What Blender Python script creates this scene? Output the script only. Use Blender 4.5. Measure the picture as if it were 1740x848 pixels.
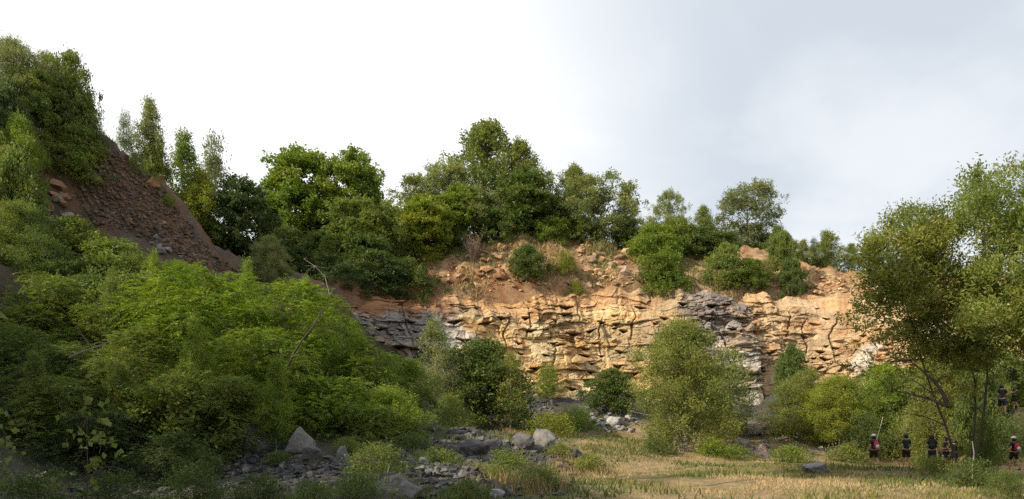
import bpy, bmesh, math, random
import numpy as np
from mathutils import Vector, Matrix
for o in list(bpy.data.objects): bpy.data.objects.remove(o)
sc = bpy.context.scene
COL = sc.collection

# ------------------------------------------------------------------ camera
F, CX, HY, EYE = 1134.0, 870.0, 744.0, 1.6      # photo focal length, centre column, horizon row, eye height
cam = bpy.data.cameras.new('camera'); camo = bpy.data.objects.new('camera', cam); COL.objects.link(camo)
cam.sensor_width = 36; cam.lens = 36 * F / 1740; cam.shift_y = (HY - 424) / 1740
cam.clip_start = 0.1; cam.clip_end = 5000
camo.location = (0, 0, EYE); camo.rotation_euler = (math.radians(90), 0, 0); sc.camera = camo

# ------------------------------------------------------------------ light, sky, exposure
SUN_AZ, SUN_EL = math.radians(-118), math.radians(31)          # azimuth from the view direction (+Y), clockwise
SD = Vector((math.sin(SUN_AZ) * math.cos(SUN_EL), math.cos(SUN_AZ) * math.cos(SUN_EL), math.sin(SUN_EL)))
sl = bpy.data.lights.new('sun', 'SUN'); sl.energy = 4.6; sl.angle = math.radians(0.6); sl.color = (1.0, 0.86, 0.66)
so = bpy.data.objects.new('sun', sl); COL.objects.link(so); so.rotation_euler = SD.to_track_quat('Z', 'Y').to_euler()
w = bpy.data.worlds.new("World"); sc.world = w; w.use_nodes = True
nt = w.node_tree; N = nt.nodes; L = nt.links
for n in list(N): N.remove(n)
def nd(nt, t, **k):
    n = nt.nodes.new(t)
    for a, b in k.items():
        if a.startswith('i_'): n.inputs[a[2:].replace('_', ' ')].default_value = b
        else: setattr(n, a, b)
    return n
sky = nd(nt, 'ShaderNodeTexSky', sky_type='NISHITA', sun_disc=False, sun_elevation=SUN_EL, sun_rotation=SUN_AZ % (2 * math.pi))
sky.dust_density = 2.0
bg1 = nd(nt, 'ShaderNodeBackground'); bg1.inputs[1].default_value = 0.1; L.new(sky.outputs[0], bg1.inputs[0])
tc = nd(nt, 'ShaderNodeTexCoord'); sep = nd(nt, 'ShaderNodeSeparateXYZ'); L.new(tc.outputs['Generated'], sep.inputs[0])
# cloud layer: project direction on a flat cloud deck
zc = nd(nt, 'ShaderNodeMath', operation='ADD'); zc.inputs[1].default_value = 0.25; L.new(sep.outputs[2], zc.inputs[0])
zm = nd(nt, 'ShaderNodeMath', operation='MAXIMUM'); zm.inputs[1].default_value = 0.12; L.new(zc.outputs[0], zm.inputs[0])
dx = nd(nt, 'ShaderNodeMath', operation='DIVIDE'); L.new(sep.outputs[0], dx.inputs[0]); L.new(zm.outputs[0], dx.inputs[1])
dy = nd(nt, 'ShaderNodeMath', operation='DIVIDE'); L.new(sep.outputs[1], dy.inputs[0]); L.new(zm.outputs[0], dy.inputs[1])
cmb = nd(nt, 'ShaderNodeCombineXYZ'); L.new(dx.outputs[0], cmb.inputs[0]); L.new(dy.outputs[0], cmb.inputs[1])
n1 = nd(nt, 'ShaderNodeTexNoise'); n1.inputs['Scale'].default_value = 1.7; n1.inputs['Detail'].default_value = 7; n1.inputs['Roughness'].default_value = .48; n1.inputs['Distortion'].default_value = .4
L.new(cmb.outputs[0], n1.inputs[0])
# thin bright veil towards the sun side (left) and grey-blue cloud to the right
tn = nd(nt, 'ShaderNodeMath', operation='MULTIPLY_ADD'); tn.inputs[1].default_value = -0.75; tn.inputs[2].default_value = 0.37; L.new(n1.outputs[0], tn.inputs[0])
tx = nd(nt, 'ShaderNodeMath', operation='SUBTRACT'); L.new(tn.outputs[0], tx.inputs[0]); L.new(sep.outputs[0], tx.inputs[1])
tz = nd(nt, 'ShaderNodeMath', operation='MULTIPLY_ADD'); tz.inputs[1].default_value = -0.22; L.new(sep.outputs[2], tz.inputs[0]); L.new(tx.outputs[0], tz.inputs[2])
mr = nd(nt, 'ShaderNodeMapRange'); mr.interpolation_type = 'SMOOTHSTEP'; mr.inputs['From Min'].default_value = -0.34; mr.inputs['From Max'].default_value = 0.02
L.new(tz.outputs[0], mr.inputs[0])
cr = nd(nt, 'ShaderNodeMapRange'); cr.interpolation_type = 'SMOOTHSTEP'; cr.inputs['From Min'].default_value = 0.38; cr.inputs['From Max'].default_value = 0.62; L.new(n1.outputs[0], cr.inputs[0])
mc = nd(nt, 'ShaderNodeMixRGB'); mc.inputs[1].default_value = (0.53, 0.58, 0.64, 1); mc.inputs[2].default_value = (0.70, 0.73, 0.76, 1); L.new(cr.outputs[0], mc.inputs[0])
mw = nd(nt, 'ShaderNodeMixRGB'); mw.inputs[2].default_value = (0.98, 0.98, 0.98, 1); L.new(mr.outputs[0], mw.inputs[0]); L.new(mc.outputs[0], mw.inputs[1])
bg2 = nd(nt, 'ShaderNodeBackground'); bg2.inputs[1].default_value = 1.0; L.new(mw.outputs[0], bg2.inputs[0])
mx = nd(nt, 'ShaderNodeMixShader'); mx.inputs[0].default_value = 0.93; L.new(bg1.outputs[0], mx.inputs[1]); L.new(bg2.outputs[0], mx.inputs[2])
wo = nd(nt, 'ShaderNodeOutputWorld'); L.new(mx.outputs[0], wo.inputs[0])
sc.view_settings.view_transform = 'Standard'; sc.view_settings.look = 'None'; sc.view_settings.exposure = 0.38; sc.view_settings.gamma = 1
sc.cycles.max_bounces = 5; sc.cycles.diffuse_bounces = 3; sc.cycles.transmission_bounces = 4; sc.cycles.transparent_max_bounces = 4
sc.cycles.use_denoising = False

# ------------------------------------------------------------------ noise
_r = np.random.RandomState(7); PERM = _r.permutation(512).astype(np.int64)
def h3(i, j, k, s=0):
    return PERM[(PERM[(PERM[(i + s * 31) & 511] + j) & 511] + k) & 511]
def vnoise(p, s=0):
    i = np.floor(p).astype(np.int64); f = p - i; u = f * f * (3 - 2 * f); r = 0
    for a in (0, 1):
        for b in (0, 1):
            for c in (0, 1):
                wgt = (u[..., 0] if a else 1 - u[..., 0]) * (u[..., 1] if b else 1 - u[..., 1]) * (u[..., 2] if c else 1 - u[..., 2])
                r = r + wgt * h3(i[..., 0] + a, i[..., 1] + b, i[..., 2] + c, s) / 511.0
    return r * 2 - 1
def fbm(p, o=4, s=0, g=.5):
    a = 1; r = 0; q = np.array(p, float)
    for k in range(o): r = r + a * vnoise(q, s + k); q = q * 2.03 + 11.3; a *= g
    return r
def P3(x, y, z=0.0): return np.stack(np.broadcast_arrays(np.asarray(x, float), np.asarray(y, float), np.asarray(z, float)), -1)
def sstep(a, b, x): t = np.clip((x - a) / (b - a), 0, 1); return t * t * (3 - 2 * t)
def unproj(px, py, Y): return ((px - CX) / F * Y, Y, EYE + (HY - py) / F * Y)

# ------------------------------------------------------------------ terrain: a quarry bowl
class RBF:
    def __init__(s, pts, c=3.0):
        s.p = np.array(pts, float); s.c = c; n = len(s.p); s.m = s.p[:, 2].mean()
        d = np.hypot(s.p[:, None, 0] - s.p[None, :, 0], s.p[:, None, 1] - s.p[None, :, 1])
        s.w = np.linalg.solve(np.sqrt(d * d + c * c) - 0.0 * np.eye(n) * 1e-3, s.p[:, 2] - s.m)
    def __call__(s, x, y):
        x = np.asarray(x, float); y = np.asarray(y, float); r = np.full(x.shape, s.m)
        for (a, b, _), w_ in zip(s.p, s.w): r = r + w_ * np.sqrt((x - a) ** 2 + (y - b) ** 2 + s.c ** 2)
        return r
RIDGE = [(0, 245, 45), (60, 235, 46.5), (110, 245, 48.5), (180, 262, 50), (230, 282, 51.5), (280, 318, 53), (335, 382, 54), (400, 438, 56), (480, 476, 57.5), (560, 494, 58)]
lower = [unproj(*p) for p in [(1160, 765, 45), (1090, 738, 54), (1350, 772, 44), (1500, 768, 47), (1650, 768, 46),
    (940, 692, 60), (1040, 700, 58), (830, 705, 55), (760, 690, 54), (740, 725, 43), (1150, 705, 60), (1300, 700, 59), (1450, 694, 56), (1700, 690, 49),
    (900, 772, 30), (820, 740, 33), (760, 802, 22), (600, 792, 24), (500, 780, 25.5), (380, 775, 26), (100, 800, 22), (980, 785, 33), (930, 800, 27), (640, 742, 30), (1000, 748, 44),
    (350, 620, 35), (600, 610, 44), (100, 570, 34), (200, 460, 42), (0, 440, 40), (450, 510, 49), (690, 640, 52), (640, 585, 56), (0, 700, 25), (300, 700, 28),
    (1715, 702, 38), (1625, 790, 37.5), (1670, 745, 39.5), (1800, 690, 38), (1715, 798, 33), (100, 380, 46), (250, 400, 48.5), (330, 455, 50)]]
lower += [unproj(*p) for p in RIDGE]
lower += [(0, 0, 0), (-8, 4, .4), (10, 0, 0), (0, -20, 0), (0, -60, 0), (30, -20, 0), (40, -60, 0), (25, 10, 0), (3, 20, 0), (5, 34, 0.0), (12, 35, 0), (22, 34, 0), (30, 34, .3), (14, 20, 0), (40, 20, .5),
          (-24, 18, 9), (-28, 0, 9), (-22, -20, 3), (-14, 14, 1.2), (-44, 34, 23.5), (-50, 12, 24), (-54, -15, 24), (-55, -60, 24), (-36, 28, 16), (-38, 0, 17), (55, 25, 2), (60, -60, 2)]
upper = [unproj(*p) for p in RIDGE] + [unproj(*p) for p in [(640, 503, 60.5), (690, 502, 62), (750, 500, 64.5), (850, 493, 66.5), (950, 491, 67.5), (1100, 485, 68.5), (1200, 483, 68), (1270, 484, 67.5), (1400, 494, 67), (1500, 490, 64), (1740, 490, 56), (1900, 490, 50),
    (640, 470, 66), (740, 448, 71), (850, 418, 75), (950, 408, 76.5), (1060, 424, 77), (1150, 440, 76), (1300, 434, 75), (1400, 458, 73.5), (1450, 468, 73), (1600, 475, 67), (1740, 478, 60),
    (560, 480, 68), (510, 440, 74), (430, 485, 66), (330, 470, 64), (290, 400, 63), (200, 320, 60), (120, 300, 56)]]
upper += [(-60, 60, 17), (-72, 20, 19), (-72, -60, 19), (-30, 110, 22), (0, 110, 25), (40, 110, 22), (-100, 100, 20), (75, 70, 17), (80, 0, 16), (70, -60, 14), (0, 200, 20), (-150, 0, 18), (150, 100, 14), (150, -60, 14), (-150, 200, 18), (150, 200, 14), (56, 30, 14)]
LO = RBF(lower); UP = RBF(upper, 3.5)
cliff_px = [(560, 57.6), (600, 57.8), (650, 59.5), (700, 61.5), (745, 62.5), (800, 63.2), (860, 64.5), (930, 64.8), (1010, 66), (1090, 65.6), (1150, 64.6), (1270, 64.0), (1290, 64.7), (1380, 64.8), (1450, 63.5), (1540, 61), (1640, 57.5), (1740, 53.5), (1850, 49.5)]
CL = [(-54, -2500), (-54, -15), (-50, 12), (-44, 34)] + [((px - CX) / F * Y, Y) for px, _, Y in RIDGE[1:-1]] + [((px - CX) / F * Y, Y) for px, Y in cliff_px] + [(52, 34), (62, 0), (62, -2500)]
CL = np.array(CL)
def cliffD(x, y):
    x = np.asarray(x, float); y = np.asarray(y, float); d = np.full(x.shape, 1e9); ins = np.zeros(x.shape, bool)
    n = len(CL)
    for i in range(n):
        a = CL[i]; b = CL[(i + 1) % n]
        if i < n - 1:
            e = b - a; t = np.clip(((x - a[0]) * e[0] + (y - a[1]) * e[1]) / (e @ e), 0, 1)
            d = np.minimum(d, np.hypot(x - a[0] - t * e[0], y - a[1] - t * e[1]))
        c = (a[1] > y) != (b[1] > y)
        with np.errstate(divide='ignore', invalid='ignore'):
            ins ^= c & (x < (b[0] - a[0]) * (y - a[1]) / (b[1] - a[1] + 1e-12) + a[0])
    return np.where(ins, -d, d)
def gz(x, y, detail=True):
    x = np.asarray(x, float); y = np.asarray(y, float)
    D = cliffD(x, y); lo = LO(x, y); up = UP(x, y); far = sstep(180, 420, np.hypot(x, y))
    up = up * (1 - far) + 8 * far; lo = np.minimum(lo, np.maximum(up, 0))
    flat = np.clip(lo, 0, 99); lo = np.where(lo < .35, lo * .5 + .05, lo)
    z = lo + (up - lo) * sstep(1.4, 3.6, D)
    if detail:
        amp = .10 + .45 * sstep(1.0, 5, z)
        sp = sstep(9, 15, z) * sstep(-4, -14, x); z = z + sp * (.8 * fbm(P3(x, y) * .38, 4, 14) + .32 * fbm(P3(x, y) * 2.0, 3, 15))
        sl = sstep(3.2, 4.5, D) * sstep(15, 12, D) * sstep(-14, -8, x); q1 = fbm(P3(x, y, z * .5) * .9, 3, 24); z = z + sl * (.5 * np.floor(q1 * 3.2) / 3.2 + .3 * fbm(P3(x, y) * .45, 3, 25))
        z = z + amp * fbm(P3(x, y) * .33, 3, 3) + np.where(z > 4, .22, .03) * fbm(P3(x, y) * 1.3, 3, 9)
    return z
def hit(px, py, y0=12., y1=130., n=900):
    px = np.atleast_1d(np.asarray(px, float)); py = np.atleast_1d(np.asarray(py, float))
    Y = np.linspace(y0, y1, n)
    X = (px[:, None] - CX) / F * Y; Zr = EYE + (HY - py[:, None]) / F * Y
    G = gz(X, np.broadcast_to(Y, X.shape)); below = Zr <= G
    k = np.where(below.any(1), below.argmax(1), n - 1); i = np.arange(len(px))
    return X[i, k], Y[k], G[i, k]

# ------------------------------------------------------------------ helpers
def tag(o, label=None, cat=None, group=None, kind=None):
    if label: o['label'] = label
    if cat: o['category'] = cat
    if group: o['group'] = group
    if kind: o['kind'] = kind
    return o
def mesh_np(name, v, quads=None, tris=None, mat=None, col=None, smooth=False):
    me = bpy.data.meshes.new(name); v = np.asarray(v, np.float32)
    nq = 0 if quads is None else len(quads); ntr = 0 if tris is None else len(tris)
    me.vertices.add(len(v)); me.vertices.foreach_set('co', v.ravel())
    idx = []; st = []; tot = []
    if nq: idx.append(np.asarray(quads, np.int32).ravel())
    if ntr: idx.append(np.asarray(tris, np.int32).ravel())
    idx = np.concatenate(idx); starts = np.concatenate([np.arange(nq) * 4, nq * 4 + np.arange(ntr) * 3]).astype(np.int32)
    me.loops.add(len(idx)); me.loops.foreach_set('vertex_index', idx)
    me.polygons.add(nq + ntr); me.polygons.foreach_set('loop_start', starts)
    me.polygons.foreach_set('use_smooth', np.full(nq + ntr, smooth))
    me.update(calc_edges=True)
    if col is not None:
        a = me.attributes.new('tint', 'FLOAT_COLOR', 'POINT'); c = np.ones((len(v), 4), np.float32); c[:, :3] = col; a.data.foreach_set('color', c.ravel())
    if mat: me.materials.append(mat)
    return me
def link(name, me, parent=None, loc=None, rot=None, scale=None, color=None):
    o = bpy.data.objects.new(name, me); COL.objects.link(o)
    if parent: o.parent = parent
    if loc is not None: o.location = loc
    if rot is not None: o.rotation_euler = rot
    if scale is not None: o.scale = scale
    if color is not None: o.color = (*color[:3], 1)
    return o
def from_bm(name, bm, mat=None, smooth=False):
    me = bpy.data.meshes.new(name); bm.to_mesh(me); bm.free()
    if mat: me.materials.append(mat)
    for p in me.polygons: p.use_smooth = smooth
    return me

# ------------------------------------------------------------------ materials
def new_mat(name):
    m = bpy.data.materials.new(name); m.use_nodes = True; t = m.node_tree
    b = t.nodes['Principled BSDF']; return m, t, b
def noise(t, scale, detail=4, rough=.55, vec=None):
    n = t.nodes.new('ShaderNodeTexNoise'); n.inputs['Scale'].default_value = scale; n.inputs['Detail'].default_value = detail; n.inputs['Roughness'].default_value = rough
    if vec: t.links.new(vec, n.inputs['Vector'])
    return n
def ramp(t, fac, lo, hi, a, b):
    r = t.nodes.new('ShaderNodeMapRange'); r.inputs['From Min'].default_value = lo; r.inputs['From Max'].default_value = hi
    r.inputs['To Min'].default_value = a; r.inputs['To Max'].default_value = b; t.links.new(fac, r.inputs[0]); return r.outputs[0]
def vmul(t, col, fac):
    m = t.nodes.new('ShaderNodeVectorMath'); m.operation = 'SCALE'; t.links.new(col, m.inputs[0]); t.links.new(fac, m.inputs['Scale']); return m.outputs[0]
def leaf_mat():
    m, t, b = new_mat('leaf'); oi = t.nodes.new('ShaderNodeObjectInfo'); at = t.nodes.new('ShaderNodeAttribute'); at.attribute_name = 'tint'
    tcn = t.nodes.new('ShaderNodeTexCoord')
    mu = t.nodes.new('ShaderNodeMixRGB'); mu.blend_type = 'MULTIPLY'; mu.inputs[0].default_value = 1
    t.links.new(oi.outputs['Color'], mu.inputs[1]); t.links.new(at.outputs['Color'], mu.inputs[2])
    n = noise(t, .8, 3, .5, tcn.outputs['Object']); c = vmul(t, mu.outputs[0], ramp(t, n.outputs[0], .3, .7, .8, 1.2))
    b.inputs['Roughness'].default_value = .5; b.inputs['Specular IOR Level'].default_value = .35
    t.links.new(c, b.inputs['Base Color'])
    tr = t.nodes.new('ShaderNodeBsdfTranslucent'); c2 = t.nodes.new('ShaderNodeMixRGB'); c2.blend_type = 'MULTIPLY'; c2.inputs[0].default_value = 1; c2.inputs[2].default_value = (1.25, 1.35, .45, 1)
    t.links.new(c, c2.inputs[1]); t.links.new(c2.outputs[0], tr.inputs[0])
    ms = t.nodes.new('ShaderNodeMixShader'); ms.inputs[0].default_value = .36
    t.links.new(b.outputs[0], ms.inputs[1]); t.links.new(tr.outputs[0], ms.inputs[2]); t.links.new(ms.outputs[0], t.nodes['Material Output'].inputs[0]); return m
def bark_mat(name, c1, c2, sc_=6):
    m, t, b = new_mat(name); tcn = t.nodes.new('ShaderNodeTexCoord'); mp = t.nodes.new('ShaderNodeMapping'); mp.inputs['Scale'].default_value = (1, 1, .25)
    t.links.new(tcn.outputs['Object'], mp.inputs[0]); n = noise(t, sc_, 5, .6, mp.outputs[0])
    mxx = t.nodes.new('ShaderNodeMixRGB'); mxx.inputs[1].default_value = (*c1, 1); mxx.inputs[2].default_value = (*c2, 1)
    t.links.new(ramp(t, n.outputs[0], .35, .65, 0, 1), mxx.inputs[0]); t.links.new(mxx.outputs[0], b.inputs['Base Color']); b.inputs['Roughness'].default_value = .9; return m
def attr_rock_mat(name, sc1, bump, dist, use_obj=False, grain=12):
    m, t, b = new_mat(name); tcn = t.nodes.new('ShaderNodeTexCoord'); geo = t.nodes.new('ShaderNodeNewGeometry')
    if use_obj: src = t.nodes.new('ShaderNodeObjectInfo').outputs['Color']
    else: a = t.nodes.new('ShaderNodeAttribute'); a.attribute_name = 'tint'; src = a.outputs['Color']
    pos = geo.outputs['Position']
    n = noise(t, sc1, 6, .65, pos); n2 = noise(t, grain, 5, .7, pos)
    c = vmul(t, src, ramp(t, n.outputs[0], .3, .7, .68, 1.3)); c = vmul(t, c, ramp(t, n2.outputs[0], .3, .7, .7, 1.3))
    t.links.new(c, b.inputs['Base Color']); b.inputs['Roughness'].default_value = .92; b.inputs['Specular IOR Level'].default_value = .2
    add = t.nodes.new('ShaderNodeMath'); add.operation = 'ADD'; t.links.new(n.outputs[0], add.inputs[0]); t.links.new(n2.outputs[0], add.inputs[1])
    bp = t.nodes.new('ShaderNodeBump'); bp.inputs['Strength'].default_value = bump; bp.inputs['Distance'].default_value = dist
    t.links.new(add.outputs[0], bp.inputs['Height']); t.links.new(bp.outputs[0], b.inputs['Normal']); return m
LEAF = leaf_mat()
BARK = bark_mat('bark', (.07, .055, .04), (.16, .13, .10)); PALE = bark_mat('pale_bark', (.42, .39, .34), (.25, .22, .18), 10); DARKBARK = bark_mat('dark_bark', (.035, .028, .022), (.08, .065, .05))
GROUND = attr_rock_mat('ground_earth', 1.2, .7, .25); CLIFFM = attr_rock_mat('cliff_stone', .9, .55, .12, grain=7); ROCK = attr_rock_mat('loose_stone', 1.5, .6, .08, True, 9)
def plain(name, c, rough=.8, var=.25, scale=20):
    m, t, b = new_mat(name); n = noise(t, scale, 3); rgb = t.nodes.new('ShaderNodeRGB'); rgb.outputs[0].default_value = (*c, 1)
    t.links.new(vmul(t, rgb.outputs[0], ramp(t, n.outputs[0], .3, .7, 1 - var, 1 + var)), b.inputs['Base Color']); b.inputs['Roughness'].default_value = rough; return m
def straw_mat():
    m, t, b = new_mat('dry_grass'); at = t.nodes.new('ShaderNodeAttribute'); at.attribute_name = 'tint'; t.links.new(at.outputs['Color'], b.inputs['Base Color']); b.inputs['Roughness'].default_value = .7
    tr = t.nodes.new('ShaderNodeBsdfTranslucent'); t.links.new(at.outputs['Color'], tr.inputs[0]); ms = t.nodes.new('ShaderNodeMixShader'); ms.inputs[0].default_value = .3
    t.links.new(b.outputs[0], ms.inputs[1]); t.links.new(tr.outputs[0], ms.inputs[2]); t.links.new(ms.outputs[0], t.nodes['Material Output'].inputs[0]); return m
STRAW = straw_mat()

# ------------------------------------------------------------------ ground sheet
def axis(lo, hi, step, far, g=1.22):
    a = list(np.arange(lo, hi + step, step)); s = step; x = a[-1]
    while x < far: s *= g; x += s; a.append(x)
    s = step; x = lo; b = []
    while x > -far: s *= g; x -= s; b.append(x)
    return np.array(b[::-1] + a)
gx_ = axis(-52, 52, .34, 1500); gy_ = axis(10, 84, .34, 1500)
X, Y = np.meshgrid(gx_, gy_); Z = gz(X, Y)
Dg = cliffD(X, Y)
rough = fbm(P3(X, Y) * .9, 4, 21)
def lerp3(c, c2, f): return c * (1 - f[..., None]) + np.array(c2) * f[..., None]
def ground_colour(X, Y, Z, D):
    n = fbm(P3(X, Y) * .25, 4, 31); n2 = fbm(P3(X, Y) * 1.1, 4, 41)
    c = np.zeros(X.shape + (3,)) + np.array((.37, .28, .15))                       # dry straw field
    c = lerp3(c, (.19, .165, .07), sstep(.05, .45, n)); c = lerp3(c, (.40, .30, .18), sstep(.1, .5, n2) * .6); c = lerp3(c, (.36, .26, .15), sstep(.22, .05, np.abs(n - .12 + .02 * X)) * .6)
    px = X / np.maximum(Y, 1) * F + CX
    rub = sstep(.35, 1.1, Z + .25 * n2 - .012 * np.maximum(px - 900, 0)) * (D < 2)                 # grey rubble where the floor climbs
    rub = np.maximum(rub, sstep(2.2, .6, X + n * 1.5) * (D < 2)); rub = np.maximum(rub, sstep(2.4, 3.4, Z) * (D < 2))
    mnd = sstep(.4, 1.0, Z) * sstep(1590, 1640, px); c = lerp3(c, (.10, .10, .10), rub); c = lerp3(c, (.075, .07, .035), mnd); c = lerp3(c, (.10, .085, .05), rub * sstep(0, .7, n2) * .7)
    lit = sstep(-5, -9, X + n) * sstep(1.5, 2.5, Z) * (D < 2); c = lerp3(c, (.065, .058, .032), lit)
    soil = sstep(0.3, 1.5, D) ; soilc = np.zeros(X.shape + (3,)) + np.array((.43, .265, .145))
    soilc = lerp3(soilc, (.50, .34, .19), sstep(0, .6, n2)); soilc = lerp3(soilc, (.33, .17, .085), sstep(.1, .7, -n2 + n * .3))
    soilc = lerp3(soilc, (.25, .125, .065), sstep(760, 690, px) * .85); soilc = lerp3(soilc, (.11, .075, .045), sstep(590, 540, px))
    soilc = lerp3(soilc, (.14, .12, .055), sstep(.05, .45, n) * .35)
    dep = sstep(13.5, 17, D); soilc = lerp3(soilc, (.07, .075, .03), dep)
    c = c * (1 - soil[..., None]) + soilc * soil[..., None]
    bank = sstep(9, 13, Z) * (D <= 1.5) * sstep(640, 560, px)                         # brown scree on the left spur
    bc = np.zeros(X.shape + (3,)) + np.array((.15, .108, .082)); bc = lerp3(bc, (.21, .125, .075), sstep(0, .6, n2)); bc = lerp3(bc, (.13, .105, .085), sstep(.25, .7, -n2))
    c = c * (1 - bank[..., None]) + bc * bank[..., None]
    br = sstep(1.5, .3, D) * sstep(-2, .5, D) * sstep(600, 540, px); c = c * (1 - br[..., None]) + bc * br[..., None]
    c = c * .84
    far = sstep(110, 160, np.hypot(X, Y)); return lerp3(c, (.07, .08, .035), far)
ny, nx = X.shape; ii = np.arange(ny * nx).reshape(ny, nx)
Q = np.stack([ii[:-1, :-1], ii[:-1, 1:], ii[1:, 1:], ii[1:, :-1]], -1).reshape(-1, 4)
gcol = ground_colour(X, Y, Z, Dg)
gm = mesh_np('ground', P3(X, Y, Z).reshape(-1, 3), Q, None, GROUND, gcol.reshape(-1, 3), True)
ground = link('ground', gm); tag(ground, kind='structure')
gz_exact = gz
def gz(x, y, detail=True):
    # height of the built sheet, read bilinearly from its own grid
    if not detail: return gz_exact(x, y, False)
    x = np.asarray(x, float); y = np.asarray(y, float); i = np.clip(np.searchsorted(gx_, x) - 1, 0, len(gx_) - 2); j = np.clip(np.searchsorted(gy_, y) - 1, 0, len(gy_) - 2)
    u = (x - gx_[i]) / (gx_[i + 1] - gx_[i]); v = (y - gy_[j]) / (gy_[j + 1] - gy_[j])
    return Z[j, i] * (1 - u) * (1 - v) + Z[j, i + 1] * u * (1 - v) + Z[j + 1, i] * (1 - u) * v + Z[j + 1, i + 1] * u * v

# ------------------------------------------------------------------ rock face
cb = np.array([((px - CX) / F * Yc, Yc) for px, Yc in cliff_px])
seg = np.hypot(*np.diff(cb, axis=0).T); cum = np.r_[0, np.cumsum(seg)]; LEN = cum[-1]
def cline(s):
    x = np.interp(s, cum, cb[:, 0]); y = np.interp(s, cum, cb[:, 1]); return x, y
def cnorm(s):
    x0, y0 = cline(np.clip(s - 1.6, 0, LEN)); x1, y1 = cline(np.clip(s + 1.6, 0, LEN)); tx, ty = x1 - x0, y1 - y0; l = np.hypot(tx, ty) + 1e-9
    return ty / l, -tx / l
def cells(a, b, ca, cbb, seed, jit=.85):
    """jittered-grid Voronoi: returns cell ids and distance to border, in units of the cell"""
    u = a / ca; v = b / cbb; i0 = np.floor(u).astype(int); j0 = np.floor(v).astype(int)
    d1 = np.full(u.shape, 9.); d2 = np.full(u.shape, 9.); id_ = np.zeros(u.shape, int); du = np.zeros(u.shape); dv = np.zeros(u.shape)
    for di in (-1, 0, 1):
        for dj in (-1, 0, 1):
            i = i0 + di; j = j0 + dj; r1 = h3(i, j, 0 * i, seed) / 511.; r2 = h3(i, j, 0 * i + 5, seed) / 511.
            sx = i + .5 + (r1 - .5) * jit + .5 * (j & 1); sy = j + .5 + (r2 - .5) * jit
            ex = u - sx; ey = v - sy; d = np.maximum(np.abs(ex), np.abs(ey)) * .72 + np.hypot(ex, ey) * .28
            nb = d < d1; d2 = np.where(nb, d1, np.minimum(d2, d)); id_ = np.where(nb, i * 7919 + j * 104729 + seed, id_)
            du = np.where(nb, ex, du); dv = np.where(nb, ey, dv); d1 = np.where(nb, d, d1)
    return id_, d2 - d1, du, dv
def rnd(id_, k): return h3(id_ & 511, (id_ >> 9) & 511, 0 * id_ + k, 3) / 511.
CAV = [(972, 567, 26), (965, 517, 30), (960, 531, 26), (900, 561, 20), (985, 604, 24), (1003, 562, 18), (908, 627, 26), (1075, 634, 34), (1052, 623, 22), (966, 661, 22), (995, 646, 24), (1215, 611, 34), (1248, 604, 22), (1385, 551, 22),
       (1390, 597, 20), (1398, 609, 24), (1366, 571, 14), (824, 548, 30), (852, 540, 20), (775, 545, 30), (784, 577, 26), (1020, 548, 16), (945, 545, 18), (1055, 598, 20), (1040, 644, 22), (935, 585, 16), (880, 600, 18), (1010, 585, 14), (1300, 600, 22), (1420, 590, 16),
       (1345, 640, 18), (1180, 545, 22), (1205, 520, 20), (1160, 515, 18), (1240, 560, 16), (640, 560, 22), (690, 545, 26), (720, 575, 22), (665, 590, 18), (1500, 560, 26), (1560, 600, 24), (1620, 560, 24), (1090, 520, 24), (870, 515, 26), (1130, 540, 16)]
CAVR = random.Random(5)
CAV += [(CAVR.uniform(600, 1700), CAVR.uniform(515, 665), CAVR.uniform(8, 17)) for _ in range(110)]
def courses(s, z, cw, chh, seed, slant=.25):
    zz = z + .24 * chh * fbm(P3(s * .35, z * .2, seed), 3, seed + 60); v = zz / chh; v = v + .28 * np.sin(v * 2.1 + seed); j = np.floor(v).astype(int); fv = v - j
    rj = h3(j, 0 * j + seed, 0 * j, 5) / 511.; cwj = cw * (.6 + .9 * rj)
    u = (s + (rj - .5) * slant * fv * cw * 2) / cwj + rj * 17.3; u = u + .35 * np.sin(u * 1.7 + rj * 9); i = np.floor(u).astype(int); fu = u - i
    e = np.minimum(np.minimum(fu, 1 - fu) * cwj, np.minimum(fv, 1 - fv) * chh)
    return i * 7919 + j * 104729 + seed, e, fu - .5, fv - .5
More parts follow.
